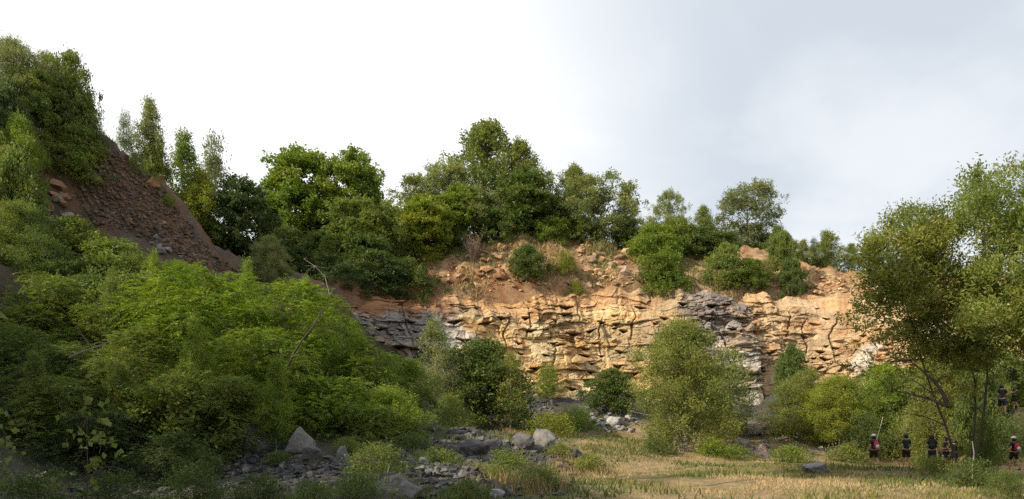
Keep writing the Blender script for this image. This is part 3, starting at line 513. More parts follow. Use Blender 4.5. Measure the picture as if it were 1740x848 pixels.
T_ = [
 # left spur crest
 (22, 72, 110, D_(47), 'willow0', 'grey', 'tall willow scrub at the far left edge on top of the left hill'),
 (86, 92, 84, D_(49.5), 'willow1', 'olive', 'tallest feathery green scrub tree on the crest of the left hill'),
 (138, 160, 62, D_(51), 'birch1', 'grey', 'thin feathery tree at the right end of the scrub on the left hill crest'),
 (8, 150, 90, D_(44), 'bush0', 'deep', 'dark bush under the tall willow scrub at the far left edge', 'bush'),
 (32, 200, 75, D_(43.5), 'willow0', 'lime', 'yellow green leafy shrub below the crest at the far left', 'bush'),
 (130, 218, 110, D_(48.5), 'bush1', 'mid', 'rounded green bush directly above the brown scree slope', 'bush'),
 (90, 230, 90, D_(47.5), 'bush2', 'olive', 'olive bush above the broken tan rocks of the left hill', 'bush'),
 (165, 222, 50, D_(49.5), 'fine0', 'dark', 'small dark shrub overhanging the upper left corner of the scree slope', 'bush'),
 (20, 255, 100, D_(42), 'bush0', 'mid', 'green bush at the left edge level with the tan rocks', 'bush'),
 # behind the spur
 (213, 188, 36, D_(58), 'spruce0', 'dark', 'small thin dark conifer standing alone at the top of the scree slope'),
 (254, 168, 56, D_(59), 'birch0', 'pale', 'slender pale birch beside the small conifer on the left skyline'),
 (262, 240, 44, D_(59), 'bush2', 'yellow', 'yellow green bush at the foot of the slender pale birch', 'bush'),
 (312, 226, 70, D_(62), 'birch1', 'bright', 'birch with a pointed yellow green top right of the scree slope'),
 (338, 285, 78, D_(60.5), 'birch0', 'yellow', 'bright yellow green birch in front, at the right edge of the scree slope'),
 (300, 330, 50, D_(59.5), 'bush1', 'mid', 'green bush growing under the birches at the right edge of the scree', 'bush'),
 (364, 229, 56, D_(65), 'thin1', 'grey', 'sparse grey green tree rising behind the birches'),
 (400, 306, 118, D_(63), 'maple1', 'deep', 'very dark round tree right of the birches, left of the twin round trees'),
 (447, 315, 34, D_(77), 'thin0', 'grey', 'wispy thin tree in the gap before the twin round trees'),
 (365, 395, 60, D_(61.5), 'bush0', 'dark', 'dark bush at the foot of the very dark round tree', 'bush'),
 (420, 410, 60, D_(64), 'bush2', 'deep', 'dark bush right of the foot of the very dark round tree', 'bush'),
 (456, 402, 66, 486, 'willow1', 'pale', 'pale silvery green willow bush on the brown crest', 'bush'),
 # twin trees and the wood behind
 (505, 255, 124, D_(78), 'maple0', 'bright', 'left one of the two round dense bright green trees'),
 (592, 257, 112, D_(79), 'maple1', 'bright', 'right one of the two round dense bright green trees'),
 (480, 385, 90, D_(72), 'bush1', 'dark', 'dark undergrowth bush below the left round tree', 'bush'),
 (545, 395, 95, D_(70), 'bush0', 'dark', 'dark undergrowth bush between the two round trees', 'bush'),
 (500, 420, 80, D_(66), 'bush2', 'deep', 'very dark bush behind the pale willow bush', 'bush'),
 (560, 432, 80, D_(65), 'bush1', 'deep', 'very dark bush right of the drooping bare branch', 'bush'),
 (610, 338, 110, D_(69), 'maple1', 'mid', 'medium green tree standing in front of the right round tree'),
 (660, 345, 90, D_(70), 'birch0', 'mid', 'green tree with a ragged top right of the twin round trees'),
 (640, 430, 100, D_(63.5), 'bush0', 'deep', 'dark bush at the top of the shaded left part of the rock face', 'bush'),
 (690, 440, 90, D_(65.5), 'bush1', 'dark', 'dark bush left of the bare red slope', 'bush'),
 (590, 450, 80, D_(61.5), 'bush2', 'deep', 'very dark low bush above the left end of the rock face', 'bush'),
 (705, 300, 90, D_(78), 'airy0', 'olive', 'olive tree on the dip of the skyline right of the twin round trees'),
 (718, 338, 100, D_(72), 'maple0', 'yellow', 'yellow green tree left of the bare red slope'),
 (752, 276, 95, D_(80), 'airy1', 'pale', 'pale green tree left of the tallest oak'),
 (775, 318, 90, D_(76), 'maple1', 'bright', 'bright green tree low in front of the tallest oak on its left'),
 (732, 430, 50, D_(71), 'fine0', 'yellow', 'small yellow green shrub at the left edge of the bare red slope', 'bush'),
 # main oak group
 (826, 210, 150, D_(84), 'oak0', 'mid', 'tallest oak on the skyline with sky showing through it'),
 (884, 240, 100, D_(82), 'oak1', 'olive', 'oak leaning against the right side of the tallest oak'),
 (806, 318, 90, D_(77), 'airy0', 'pale', 'pale leaved tree in front of the trunk of the tallest oak'),
 (893, 290, 105, D_(77.5), 'maple0', 'dark', 'dark dense tree in front of the right side of the tallest oak'),
 (850, 355, 90, D_(76.5), 'bush0', 'dark', 'dark bush under the tallest oak at the edge of the ochre slope', 'bush'),
 (775, 385, 80, D_(75), 'bush2', 'dark', 'dark bush left of the dry brown shrub', 'bush'),
 (935, 330, 80, D_(80), 'maple1', 'mid', 'green tree filling the gap between the tallest oak and the pale trees'),
 (975, 283, 88, D_(83), 'oak0', 'olive', 'olive topped tree behind the pale rounded trees'),
 (1012, 303, 125, D_(78), 'airy1', 'pale', 'broad pale rounded tree above the bare ochre hump'),
 (1062, 318, 50, D_(79), 'birch1', 'olive', 'narrow tree at the right edge of the broad pale rounded tree'),
 (940, 370, 70, D_(77), 'bush1', 'vivid', 'vivid green bush at the foot of the trees above the ochre hump', 'bush'),
 (1065, 370, 55, D_(77.5), 'bush2', 'dark', 'dark bush at the right foot of the broad pale rounded tree', 'bush'),
 (985, 368, 60, D_(78), 'bush0', 'mid', 'green bush beneath the broad pale rounded tree', 'bush'),
 # right skyline
 (1137, 325, 66, D_(83), 'airy0', 'pale', 'sparse pale tree with sky gaps left of the pointed tree'),
 (1110, 380, 60, D_(78), 'bush1', 'dark', 'dark bush left of the sparse pale tree', 'bush'),
 (1152, 372, 90, D_(78), 'bush0', 'mid', 'rounded bush below the sparse pale tree', 'bush'),
 (1195, 350, 44, D_(79), 'birch0', 'mid', 'small pointed tree left of the big silvery tree'),
 (1200, 385, 70, D_(77.5), 'bush2', 'dark', 'dark bush at the foot of the small pointed tree', 'bush'),
 (1270, 314, 105, D_(80), 'airy1', 'grey', 'big silvery grey tree standing out on the right skyline'),
 (1232, 395, 60, D_(77), 'bush0', 'dark', 'dark bush at the left foot of the big silvery tree', 'bush'),
 (1322, 385, 52, D_(77), 'birch1', 'mid', 'green bushy tree right of the big silvery tree'),
 (1365, 408, 34, D_(76.5), 'birch0', 'pale', 'low pale tree between the big silvery tree and the small spruce'),
 (1383, 404, 22, D_(77), 'spruce0', 'dark', 'slim small spruce with a bare pointed tip on the right skyline'),
 (1405, 393, 56, D_(76.5), 'birch0', 'mid', 'bushy broad pointed tree at the right end of the skyline'),
 (1447, 414, 30, D_(76), 'birch1', 'mid', 'smallest pointed tree, last on the skyline before the big right trees'),
 # bushes on the soil slope
 (1112, 382, 84, 452, 'bush2', 'bright', 'bright green bush above the left end of the grey buttress', 'bush'),
 (1128, 430, 88, 494, 'bush1', 'vivid', 'vivid green layered bush standing on the ledge left of the grey buttress', 'bush'),
 (1232, 415, 66, 490, 'bush0', 'mid', 'bush standing on the top edge of the grey buttress', 'bush'),
 (1272, 440, 56, 494, 'bush1', 'vivid', 'small vivid bush at the right top corner of the grey buttress', 'bush'),
 (1345, 440, 44, 510, 'bush2', 'dark', 'dark upright bush alone on the right ochre slope', 'bush'),
 (1330, 395, 50, 462, 'bush0', 'mid', 'bush at the crest directly above the dark upright bush', 'bush'),
 (895, 418, 62, 484, 'bush0', 'dark', 'dark shrub in the middle of the ochre slope below the tallest oak', 'bush'),
 (960, 425, 44, 470, 'fine1', 'yellow', 'yellowish weedy shrub on the ochre slope right of the dark shrub', 'bush'),
 (978, 478, 40, 506, 'fine0', 'yellow', 'low yellowish shrub at the top edge of the ochre rock face', 'bush'),
 (1300, 440, 40, 480, 'fine1', 'olive', 'weedy olive shrub on the slope left of the dark upright bush', 'bush'),
]
T_ += [
 (560, 345, 90, D_(84), 'maple0', 'mid', 'tree behind the gap between the two round bright green trees'),
 (645, 372, 80, D_(82), 'oak1', 'dark', 'dark oak behind the ragged green tree'),
 (690, 360, 70, D_(84), 'bush0', 'mid', 'rounded crown far behind the yellow green tree', 'tree'),
 (740, 330, 90, D_(86), 'oak0', 'olive', 'olive oak far behind, left of the pale green tree'),
 (925, 352, 80, D_(86), 'oak1', 'dark', 'dark oak far behind, between the tallest oak and the olive topped tree'),
 (1085, 400, 60, D_(84), 'bush2', 'dark', 'dark bush on the skyline left of the sparse pale tree', 'bush'),
 (1175, 390, 70, D_(83), 'bush0', 'mid', 'bush on the skyline between the sparse pale tree and the small pointed tree', 'bush'),
 (1300, 400, 80, D_(82), 'bush1', 'dark', 'dark bush behind the right foot of the big silvery tree', 'bush'),
 (480, 330, 70, D_(84), 'maple1', 'dark', 'dark tree behind the left side of the left round tree'),
 (625, 400, 90, D_(66), 'maple0', 'dark', 'dark low tree in front of the medium green one'),
 (560, 400, 70, D_(67), 'birch1', 'mid', 'slim green tree under the twin round trees'),
]
for t in T_: put_tree(*t)
o = link('dry_shrub', DRY, None, None); a, b, c = hit(803, 446); o.location = (a[0], b[0], c[0]); o.scale = (1.1, 1.1, 1.05); tag(o, 'leafless brown dry shrub at the top of the ochre slope', 'bush')

# quarry floor, talus and right side
T2 = [
 (1160, 546, 152, 768, 'willow0', 'olive', 'largest willow bush standing alone at the back of the dry grass', 'tree'),
 (1235, 592, 90, D_(52), 'thin1', 'pale', 'sparse silvery sapling right behind the largest willow bush', 'tree'),
 (1205, 610, 90, D_(49), 'fine0', 'olive', 'olive bush touching the right side of the largest willow bush', 'bush'),
 (1040, 628, 86, 697, 'bush0', 'dark', 'dark green bush at the foot of the ochre rock left of the largest willow', 'bush'),
 (932, 618, 48, 684, 'fine1', 'bright', 'small yellow green bush against the foot of the ochre rock', 'bush'),
 (820, 580, 158, D_(50), 'bush1', 'dark', 'big dark round bush in front of the left end of the sunny rock', 'bush'),
 (868, 600, 60, D_(48), 'thin0', 'olive', 'slim olive sapling at the right side of the big dark round bush', 'tree'),
 (738, 540, 60, D_(50), 'thin1', 'pale', 'tall sparse pale sapling in front of the shaded rock', 'tree'),
 (755, 590, 60, D_(48), 'thin0', 'grey', 'silvery leaved sapling left of the big dark round bush', 'tree'),
 (762, 668, 66, D_(42), 'fine0', 'mid', 'green bush right of the narrow stone chute', 'bush'),
 (1345, 588, 58, D_(58), 'bush2', 'dark', 'dark bush against the orange rock behind the olive willows', 'bush'),
 (1322, 545, 20, D_(65), 'thin0', 'dark', 'thin dark creeper growing up a crack of the orange rock', 'plant'),
 (1365, 632, 110, D_(50), 'willow1', 'olive', 'olive willow bush in front of the dark heap of stones on the right', 'tree'),
 (1425, 640, 110, D_(47), 'willow0', 'yellow', 'yellowish willow bush between the olive willow and the right trees', 'tree'),
 (1500, 622, 130, D_(49), 'willow1', 'lime', 'sunlit lime green willow scrub behind the walking people', 'tree'),
 (1590, 610, 140, D_(50), 'willow0', 'yellow', 'sunlit yellow willow scrub behind the right hand people', 'tree'),
 (1690, 590, 150, D_(47), 'willow1', 'mid', 'green willow scrub behind the trees at the right edge', 'tree'),
 (1560, 690, 110, D_(43.5), 'fine1', 'olive', 'low olive bush just behind the heads of the walking people', 'bush'),
 (1470, 700, 80, D_(45), 'fine0', 'dark', 'low dark bush left of the person with the white cap', 'bush'),
 (1640, 700, 110, D_(41), 'fine1', 'dark', 'dark low bush right behind the hidden walkers', 'bush'),
]
T2 += [
 (1662, 585, 62, D_(36.8), 'bush0', 'dark', 'dark tree added on the bank to shade the upper pair of walkers', 'tree'),  # tree added to cast shade on the upper walkers
 (1600, 806, 50, D_(22), 'fine0', 'deep', 'dark low bush at the bottom left of the straight white birch stem', 'bush'),  # deep tints of these bottom-right plants paint the dimness into their leaves
 (1645, 812, 70, D_(20), 'fine1', 'deep', 'dark bush in front at the bottom below the straight white birch stem', 'bush'),
 (1695, 800, 80, D_(21.5), 'bush1', 'deep', 'broad dark bush at the bottom between the white stem and the right edge', 'bush'),
 (1750, 806, 60, D_(23), 'fine0', 'deep', 'dark bush below the lone walker at the right edge', 'bush'),
 (1560, 828, 50, D_(21), 'herb1', 'deep', 'dark weeds where the dry grass ends at the bottom right', 'plant'),
 (1600, 600, 110, D_(40), 'willow1', 'olive', 'olive willow scrub under the sweeping boughs at the right', 'bush'),
 (1655, 560, 90, D_(41), 'willow0', 'mid', 'willow scrub left of the opening where the upper walkers stand', 'bush'),
 (1672, 705, 50, D_(27.5), 'fine1', 'dark', 'dark leafy bush right beside the straight white birch stem', 'bush'),
 (1664, 752, 50, D_(30), 'fine0', 'dark', 'dark bush left of the lone walker at the right edge', 'bush'),
 (1700, 706, 90, D_(35), 'fine1', 'dark', 'dark bush on the bank just below the upper pair of walkers', 'bush'),
 (1810, 560, 70, D_(28), 'willow1', 'dark', 'dark willow scrub cut by the right edge of the picture', 'bush'),
 (1540, 640, 90, D_(47), 'bush1', 'dark', 'dark bush in the willow scrub above the broad walker', 'bush'),
 (1700, 600, 120, D_(44), 'bush0', 'deep', 'deep green bush behind the heads of the upper pair of walkers', 'bush'),
 (1620, 650, 90, D_(42), 'bush2', 'dark', 'dark bush behind the most distant walker', 'bush'),
]
for t in T2: put_tree(*t)
# right foreground trees built from their own boughs
def bough_tree(name, seed, Yd, base_px, boughs, leafs, tint, label, dens=26, leaf=.15, **kw):
    x0 = (base_px - CX) / F * Yd; z0 = float(gz(x0, Yd)); r = np.random.RandomState(seed); LB = []
    for (px, py, rp, dy) in boughs:
        x, y, z = unproj(px, py, Yd + dy); LB.append((x - x0, y - Yd, z - z0, rp / F * (Yd + dy)))
    H = max(l[2] for l in LB) + 1; make_tree(name, seed, H, 8, lobes=LB, dens=dens, leaf=leaf, m=12, lr=.15, **kw)
    tm, cmesh, H, Wd = TREES[name]; root = bpy.data.objects.new('tree', None); COL.objects.link(root); root.location = (x0, Yd, z0 - .1); tag(root, label, 'tree')
    link('trunk', tm, root); link('crown', cmesh, root, color=np.array(G[tint]) * (1.15, 1.08, .9)); return root
rb = random.Random(8)
def spread(poly, n, r0, r1, dep):
    out = []
    xs = [p[0] for p in poly]; ys = [p[1] for p in poly]
    while len(out) < n:
        x, y = rb.uniform(min(xs), max(xs)), rb.uniform(min(ys), max(ys)); ins = False
        for i in range(len(poly)):
            a, b = poly[i], poly[(i + 1) % len(poly)]
            if (a[1] > y) != (b[1] > y) and x < (b[0] - a[0]) * (y - a[1]) / (b[1] - a[1]) + a[0]: ins = not ins
        if 1655 < x < 1760 and 605 < y < 825: continue          # opening through which the walkers show
        if ins: out.append((x, y, rb.uniform(r0, r1), rb.uniform(-dep, dep)))
    return out
bo = spread([(1605, 350), (1640, 315), (1690, 305), (1740, 282), (1830, 275), (1850, 480), (1700, 480), (1650, 400)], 46, 16, 30, 2.2) + spread([(1640, 470), (1830, 470), (1850, 720), (1680, 720), (1660, 600)], 40, 20, 34, 2.0)
bough_tree('right_big', 41, 24, 1775, bo, None, 'mid', 'tallest leafy tree at the right edge reaching above the quarry rim', stems=2, aspect=.36, up=.8, spray=.55, lat=.12, tr=.007, dens=250, var=.3, lean=-.5, bark=DARKBARK)
bo = spread([(1520, 380), (1560, 340), (1610, 345), (1640, 400), (1680, 480), (1660, 640), (1560, 600), (1480, 500), (1470, 450), (1500, 420)], 84, 14, 27, 1.6)
bo += [(1440, 548, 9, 0), (1455, 535, 12, .4), (1468, 560, 10, 0), (1490, 585, 12, .3), (1455, 590, 7, 0), (1500, 545, 14, .5), (1520, 575, 14, -.4), (1480, 625, 9, 0), (1440, 625, 6, 0), (1535, 610, 12, .3), (1560, 560, 16, .5), (1590, 600, 15, 0), (1550, 640, 12, 0), (1510, 660, 10, .3), (1600, 650, 14, .5), (1625, 610, 16, 0), (1575, 680, 11, 0), (1640, 670, 14, -.5), (1530, 700, 9, .4), (1480, 690, 7, 0)]
bough_tree('right_lean', 42, 26, 1640, bo, None, 'olive', 'tree at the right with sweeping boughs that hang left in front of the rock', stems=3, aspect=.36, up=.6, spray=.52, lat=.12, tr=.008, dens=250, bark=DARKBARK, var=.3, lean=-1.5)
# left bank: ash thicket
T3 = [
 (345, 462, 290, D_(33), 'ash0', 'lime', 'biggest bright yellow green ash in the middle of the left bank'),
 (500, 480, 250, D_(34), 'ash1', 'lime', 'bright ash right of the biggest one, reaching below the brown crest'),
 (615, 585, 190, D_(35), 'ash2', 'bright', 'rounded ash at the right end of the left bank thicket'),
 (690, 610, 110, D_(38), 'ash0', 'bright', 'narrow ash left of the narrow stone chute'),
 (430, 560, 240, D_(29), 'ash2', 'bright', 'ash in front of the two brightest ones above the pointed boulder'),
 (240, 560, 240, D_(29), 'ash1', 'mid', 'mid green ash left of the middle of the bank, above the pale fallen branch'),
 (560, 640, 200, D_(30), 'ash0', 'bright', 'low bright ash right above the pointed boulder'),
 (660, 660, 150, D_(31), 'willow0', 'bright', 'willow bush among the ashes at the edge of the left rubble heap'),
 (90, 470, 220, D_(35), 'ash2', 'mid', 'green ash high on the far left of the bank'),
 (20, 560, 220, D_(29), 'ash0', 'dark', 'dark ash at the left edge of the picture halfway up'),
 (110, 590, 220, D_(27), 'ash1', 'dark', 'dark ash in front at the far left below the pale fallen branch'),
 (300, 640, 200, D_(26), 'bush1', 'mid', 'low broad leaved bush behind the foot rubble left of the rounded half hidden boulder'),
 (30, 690, 180, D_(24), 'ash2', 'deep', 'lowest dark ash in the bottom left corner'),  # deep tint on these corner ashes stands in for the shade there
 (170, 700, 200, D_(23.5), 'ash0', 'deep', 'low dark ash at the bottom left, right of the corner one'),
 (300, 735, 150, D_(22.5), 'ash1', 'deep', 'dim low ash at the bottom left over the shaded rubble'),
 (250, 470, 180, D_(37), 'bush0', 'mid', 'dull green bush under the foot of the brown scree slope', 'bush'),
 (125, 372, 130, D_(43), 'bush1', 'mid', 'round bush in front of the broken tan rocks', 'bush'),
 (30, 345, 110, D_(40), 'willow0', 'mid', 'willow scrub at the left edge below the tan rocks'),
 (200, 410, 150, D_(42), 'bush2', 'mid', 'spreading bush below the brown scree slope', 'bush'),
 (70, 400, 130, D_(39), 'willow1', 'dark', 'dark willow scrub at the far left, middle height'),
 (300, 445, 110, D_(43), 'ash2', 'lime', 'small light green ash touching the lower tip of the scree slope'),
 (400, 482, 120, D_(43), 'ash1', 'lime', 'light ash on the bank just below the brown crest'),
 (155, 470, 140, D_(38), 'bush0', 'dark', 'dark bush on the bank between the willow scrub and the biggest ash', 'bush'),
 (560, 500, 70, D_(50), 'ash0', 'bright', 'slim ash tucked against the left end of the shaded rock'),
 (590, 600, 120, D_(45), 'bush2', 'mid', 'bush on the slope below the left end of the shaded rock', 'bush'),
]
T3 += [
 (262, 425, 34, D_(38), 'thin0', 'lime', 'slim sapling poking up between the scree slope and the biggest ash'),
 (420, 440, 36, D_(36), 'thin1', 'lime', 'slim light sapling standing above the top of the bright ashes'),
 (520, 470, 34, D_(37), 'thin0', 'bright', 'slim sapling in the bright ashes beside the top of the dark bare branch'),
 (190, 455, 40, D_(33), 'thin1', 'mid', 'slim sapling over the left part of the thicket'),
 (600, 545, 36, D_(37), 'thin0', 'lime', 'slim sapling at the right end of the bright ashes'),
 (330, 540, 60, D_(27), 'birch0', 'bright', 'young upright tree with coarse leaves in front of the biggest ash'),
 (470, 610, 60, D_(26.5), 'birch1', 'bright', 'young upright tree above the big pointed boulder'),
 (60, 600, 60, D_(24), 'birch1', 'mid', 'young upright tree behind the left edge sapling'),
 (205, 620, 70, D_(25), 'birch0', 'mid', 'young upright tree below the right end of the pale fallen branch'),
 (232, 258, 30, D_(51), 'fine0', 'olive', 'small shrub on the crest of the scree below the slender pale birch', 'bush'),
 (262, 292, 26, D_(52), 'fine1', 'mid', 'small shrub on the right edge of the scree above the tan outcrop', 'bush'),
 (286, 330, 24, D_(52), 'fine0', 'lime', 'bright yellow green tuft right of the tan outcrop on the scree edge', 'bush'),
 (520, 480, 40, D_(56), 'fine1', 'olive', 'olive shrub on the brown crest at the drooping bare sapling', 'bush'),
 (55, 520, 190, D_(33), 'ash1', 'mid', 'ash below the dark willow scrub at the far left'),
 (190, 520, 170, D_(34), 'ash0', 'mid', 'ash above the pale fallen branch'),
 (175, 610, 150, D_(26), 'ash2', 'mid', 'ash just below the pale fallen branch'),
 (390, 640, 160, D_(26.5), 'ash0', 'mid', 'low ash hanging over the rounded half hidden boulder'),
 (120, 90, 70, D_(49), 'bush1', 'mid', 'leafy scrub in front of the tallest tree of the left crest', 'bush'),
 (60, 120, 90, D_(47), 'bush2', 'mid', 'broad scrub in the middle of the left hill crest', 'bush'),
 (150, 195, 60, D_(50), 'fine1', 'mid', 'shrub at the foot of the thin feathery tree on the left crest', 'bush'),
 (470, 560, 150, D_(31), 'ash1', 'bright', 'ash behind the dark bare branch'),
 (640, 690, 120, D_(29), 'ash2', 'mid', 'lowest ash above the small upright pointed boulder'),
 (545, 560, 130, D_(38), 'ash2', 'lime', 'ash right of the dark bare branch'),
 (655, 605, 60, D_(53), 'bush0', 'mid', 'bush at the foot of the shaded rock', 'bush'),
 (700, 612, 50, D_(54), 'fine0', 'olive', 'small olive bush under the dark shaded rock', 'bush'),
 (100, 640, 170, D_(24), 'ash2', 'mid', 'ash behind the nearest sapling'),
 (230, 430, 110, D_(41), 'willow1', 'mid', 'willow scrub directly below the scree slope', 'bush'),
 (15, 420, 120, D_(39), 'bush1', 'mid', 'bush at the left edge above the dark ash', 'bush'),
]
for t in T3: put_tree(*t)
V2('high', (31, 32), H=25, Wd=8, cb_=.76, prof='round', nl=34, lr=.15, dens=60, leaf=.40, m=12, spray=.7, tr=.012)
for x_, y_, h_, w_, v_ in ((-17.5, 14, 25.5, 8, 'high0'), (-16, 10.5, 25, 8, 'high1')):
    tm_, cm_, H_, W_ = TREES[v_]; root = bpy.data.objects.new('oak_tree', None); COL.objects.link(root); root.location = (x_, y_, float(gz(x_, y_)) - .1); root.scale = (w_ / W_, w_ / W_, h_ / H_)
    tag(root, 'tall tree on the left bank outside the picture whose shade falls on the walkers', 'tree', 'shade trees beside the viewpoint'); link('trunk', tm_, root); link('crown', cm_, root, color=G['mid'])
T4 = [  # bottom-left plants carry darker tints: their shade is put into the leaf colour
 (590, 742, 60, 772, 'herb0', 'mid', 'green weeds behind the small upright pointed boulder', 'plant'),
 (700, 735, 70, 765, 'herb1', 'dark', 'dark weeds at the edge of the ash leaves left of the rubble heap', 'plant'),
 (475, 765, 50, 790, 'herb1', 'dark', 'dark weeds at the left foot of the big pointed boulder', 'plant'),
 (950, 752, 50, 778, 'herb0', 'olive', 'tawny green weeds right of the pale grey boulder', 'plant'),
 (800, 752, 50, 775, 'herb0', 'dark', 'dark weeds between the boulders of the left rubble heap', 'plant'),
 (935, 700, 130, 742, 'fine0', 'yellow', 'yellow green shrub behind the pale grey boulder', 'bush'),
 (980, 690, 70, 725, 'fine1', 'lime', 'light green shrub left of the pale stone heap in the middle', 'bush'),
 (860, 765, 100, 815, 'fine1', 'mid', 'bright green bush at the right foot of the left rubble heap', 'bush'),
 (1000, 770, 80, 800, 'herb0', 'olive', 'olive weeds at the left end of the dry grass path', 'plant'),
 (915, 790, 120, 832, 'fine0', 'dark', 'dark shrub at the bottom between rubble and dry grass', 'bush'),
 (740, 760, 90, 790, 'herb1', 'mid', 'low green plant among the rubble left of centre', 'plant'),
 (640, 752, 140, 800, 'fine0', 'mid', 'mid green low bush between the pointed boulders', 'bush'),
 (610, 800, 120, 846, 'fine1', 'dark', 'low green bush at the bottom left of the lowest pointed boulder', 'bush'),
 (440, 805, 130, 848, 'fine0', 'deep', 'dim green bush in front of the shaded foot rubble', 'bush'),
 (1210, 745, 60, 775, 'herb0', 'lime', 'bright weeds at the right foot of the largest willow bush', 'plant'),
 (1250, 755, 60, 780, 'herb1', 'bright', 'green weeds left of the brown upright boulder', 'plant'),
 (1345, 755, 70, 785, 'herb0', 'bright', 'green weeds right of the brown upright boulder', 'plant'),
 (1120, 745, 60, 772, 'herb1', 'dark', 'dark weeds at the left foot of the largest willow bush', 'plant'),
 (1440, 755, 70, 785, 'herb0', 'mid', 'green weeds above the flat grey boulder', 'plant'),
 (1650, 780, 90, 830, 'fine1', 'dark', 'dark bush at the foot of the right trees beside the white stem', 'bush'),
 (1590, 775, 60, 812, 'herb1', 'mid', 'leafy weed in front of the legs of the hidden walker', 'plant'),
 (1720, 800, 80, 855, 'fine0', 'dark', 'dark bush in the bottom right corner', 'bush'),
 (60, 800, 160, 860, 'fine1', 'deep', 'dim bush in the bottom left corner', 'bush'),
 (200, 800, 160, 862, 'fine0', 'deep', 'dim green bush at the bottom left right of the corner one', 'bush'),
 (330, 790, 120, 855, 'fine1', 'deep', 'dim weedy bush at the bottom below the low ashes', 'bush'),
 (530, 815, 110, 858, 'fine1', 'dark', 'dark bush at the bottom left of centre', 'bush'),
 (790, 815, 90, 850, 'herb0', 'dark', 'dark weeds at the bottom right of the lowest pointed boulder', 'plant'),
]
for t in T4: put_tree(*t)

for x_, y_, h_, w_, v_, lab_ in ((-16, 9, 9.5, 9, 'oak0', 'broad low oak added unseen beside the viewpoint to darken the lower left'), (-13, 2, 9.5, 9, 'oak1', 'low oak added unseen left of the viewpoint to darken the lower left'),  # unseen trees added to block sky light from the lower left
        (-8, -7, 10, 10, 'maple0', 'dense round maple added unseen behind the viewpoint to hold back sky light'), (-23, 17, 8, 8, 'oak1', 'smallest oak added unseen on the left bank to dim the lower left'), (-14, -8, 12, 10, 'airy0', 'tall loose tree added unseen behind the viewpoint at the left to block sky'), (-11, 8, 6, 5, 'bush1', 'bush added unseen under the low oaks left of the viewpoint to block sky')):
    tm_, cm_, H_, W_ = TREES[v_]; root = bpy.data.objects.new('tree', None); COL.objects.link(root); root.location = (x_, y_, float(gz(x_, y_)) - .1); root.scale = (w_ / W_, w_ / W_, h_ / H_)
    tag(root, lab_, 'tree', 'added trees screening sky light beside the viewpoint'); link('trunk', tm_, root); link('crown', cm_, root, color=G['mid'])
# ------------------------------------------------------------------ boulders
def put_rock(px, py, wpx, hpx, seed, color, label, n=22, depth=.8, rz=0, name='boulder', pointed=False, box=.5):
    """py is the row of the rock's foot"""
    a, b, c = hit(px, py); Yd = float(b[0]); wm = wpx / F * Yd; hm = hpx / F * Yd * 1.25
    me = boulder_mesh(seed, n, 1.0, box)
    co = np.array([v.co[:] for v in me.vertices])
    if pointed:
        k = np.clip(co[:, 2] + .1, 0, 1) ** 1.5 * 1.5; co[:, 0] *= 1 - k * .75; co[:, 1] *= 1 - k * .7; co[:, 0] += .05 * np.sin(co[:, 2] * 9 + seed); co[:, 2] *= np.where(co[:, 2] > 0, 1.12, 1)
        me.vertices.foreach_set('co', co.astype(np.float32).ravel())
    mn, mx_ = co.min(0), co.max(0); sx = wm / (mx_[0] - mn[0]); sz = hm / (mx_[2] - mn[2])
    return tag(link(name, me, None, (float(a[0]), Yd + wm * depth * .3, float(c[0]) - mn[2] * sz - hm * .2), (0, 0, rz), (sx, sx * depth, sz), color), label, 'rock')
DG, LG, BG = (.11, .107, .11), (.34, .33, .32), (.22, .195, .17)
put_rock(503, 775, 48, 50, 1, (.17, .163, .157), 'big pointed grey boulder at the foot of the left bank', 18, pointed=True)
put_rock(432, 768, 95, 46, 2, DG, 'broad rounded boulder half hidden by leaves left of the pointed one', 30)
put_rock(527, 783, 34, 27, 3, DG, 'squarish boulder just right of the big pointed boulder')
put_rock(580, 785, 26, 28, 4, (.17, .17, .175), 'small upright pointed boulder right of the squarish one', 18, pointed=True)
put_rock(556, 788, 22, 14, 5, DG, 'low rock between the squarish and the small upright boulder')
put_rock(695, 852, 48, 36, 6, (.17, .16, .16), 'pointed boulder at the very bottom of the picture', 18, pointed=True)
put_rock(720, 792, 28, 17, 7, (.20, .215, .22), 'flat bluish slab on the rubble above the lowest pointed boulder')
put_rock(923, 766, 42, 38, 8, (.21, .20, .185), 'pale sunlit boulder at the right tip of the left rubble heap', 18, box=.8)
put_rock(888, 766, 40, 32, 9, (.13, .13, .13), 'grey boulder touching the left side of the pale sunlit boulder')
put_rock(858, 772, 38, 26, 10, (.13, .135, .14), 'second grey boulder left of the pale sunlit boulder')
put_rock(838, 768, 30, 24, 14, DG, 'dark boulder in the middle of the left rubble heap')
put_rock(805, 778, 56, 32, 11, DG, 'large dark boulder at the left end of the left rubble heap', 26)
put_rock(768, 775, 34, 20, 15, DG, 'dark low boulder at the left edge of the rubble heap beside the ash leaves')
put_rock(818, 718, 22, 18, 12, (.32, .30, .28), 'small pale block on top of the rubble heap below the big dark round bush')
put_rock(1390, 806, 44, 20, 13, (.22, .21, .22), 'flat grey boulder alone on the grass in front of the walkers', 26)
put_rock(1294, 780, 28, 32, 16, (.24, .19, .17), 'upright brown boulder right of the largest willow bush', 18, pointed=True)
put_rock(1262, 765, 34, 26, 17, BG, 'rounded brown grey boulder left of the upright brown one')
put_rock(1280, 742, 40, 22, 18, BG, 'broad pale brown rock on the mound behind the upright brown boulder')
put_rock(1045, 726, 26, 18, 19, (.36, .35, .34), 'biggest pale stone of the stone heap in the middle')
put_rock(845, 846, 26, 14, 20, (.3, .3, .3), 'grey slab at the bottom edge right of the lowest pointed boulder')
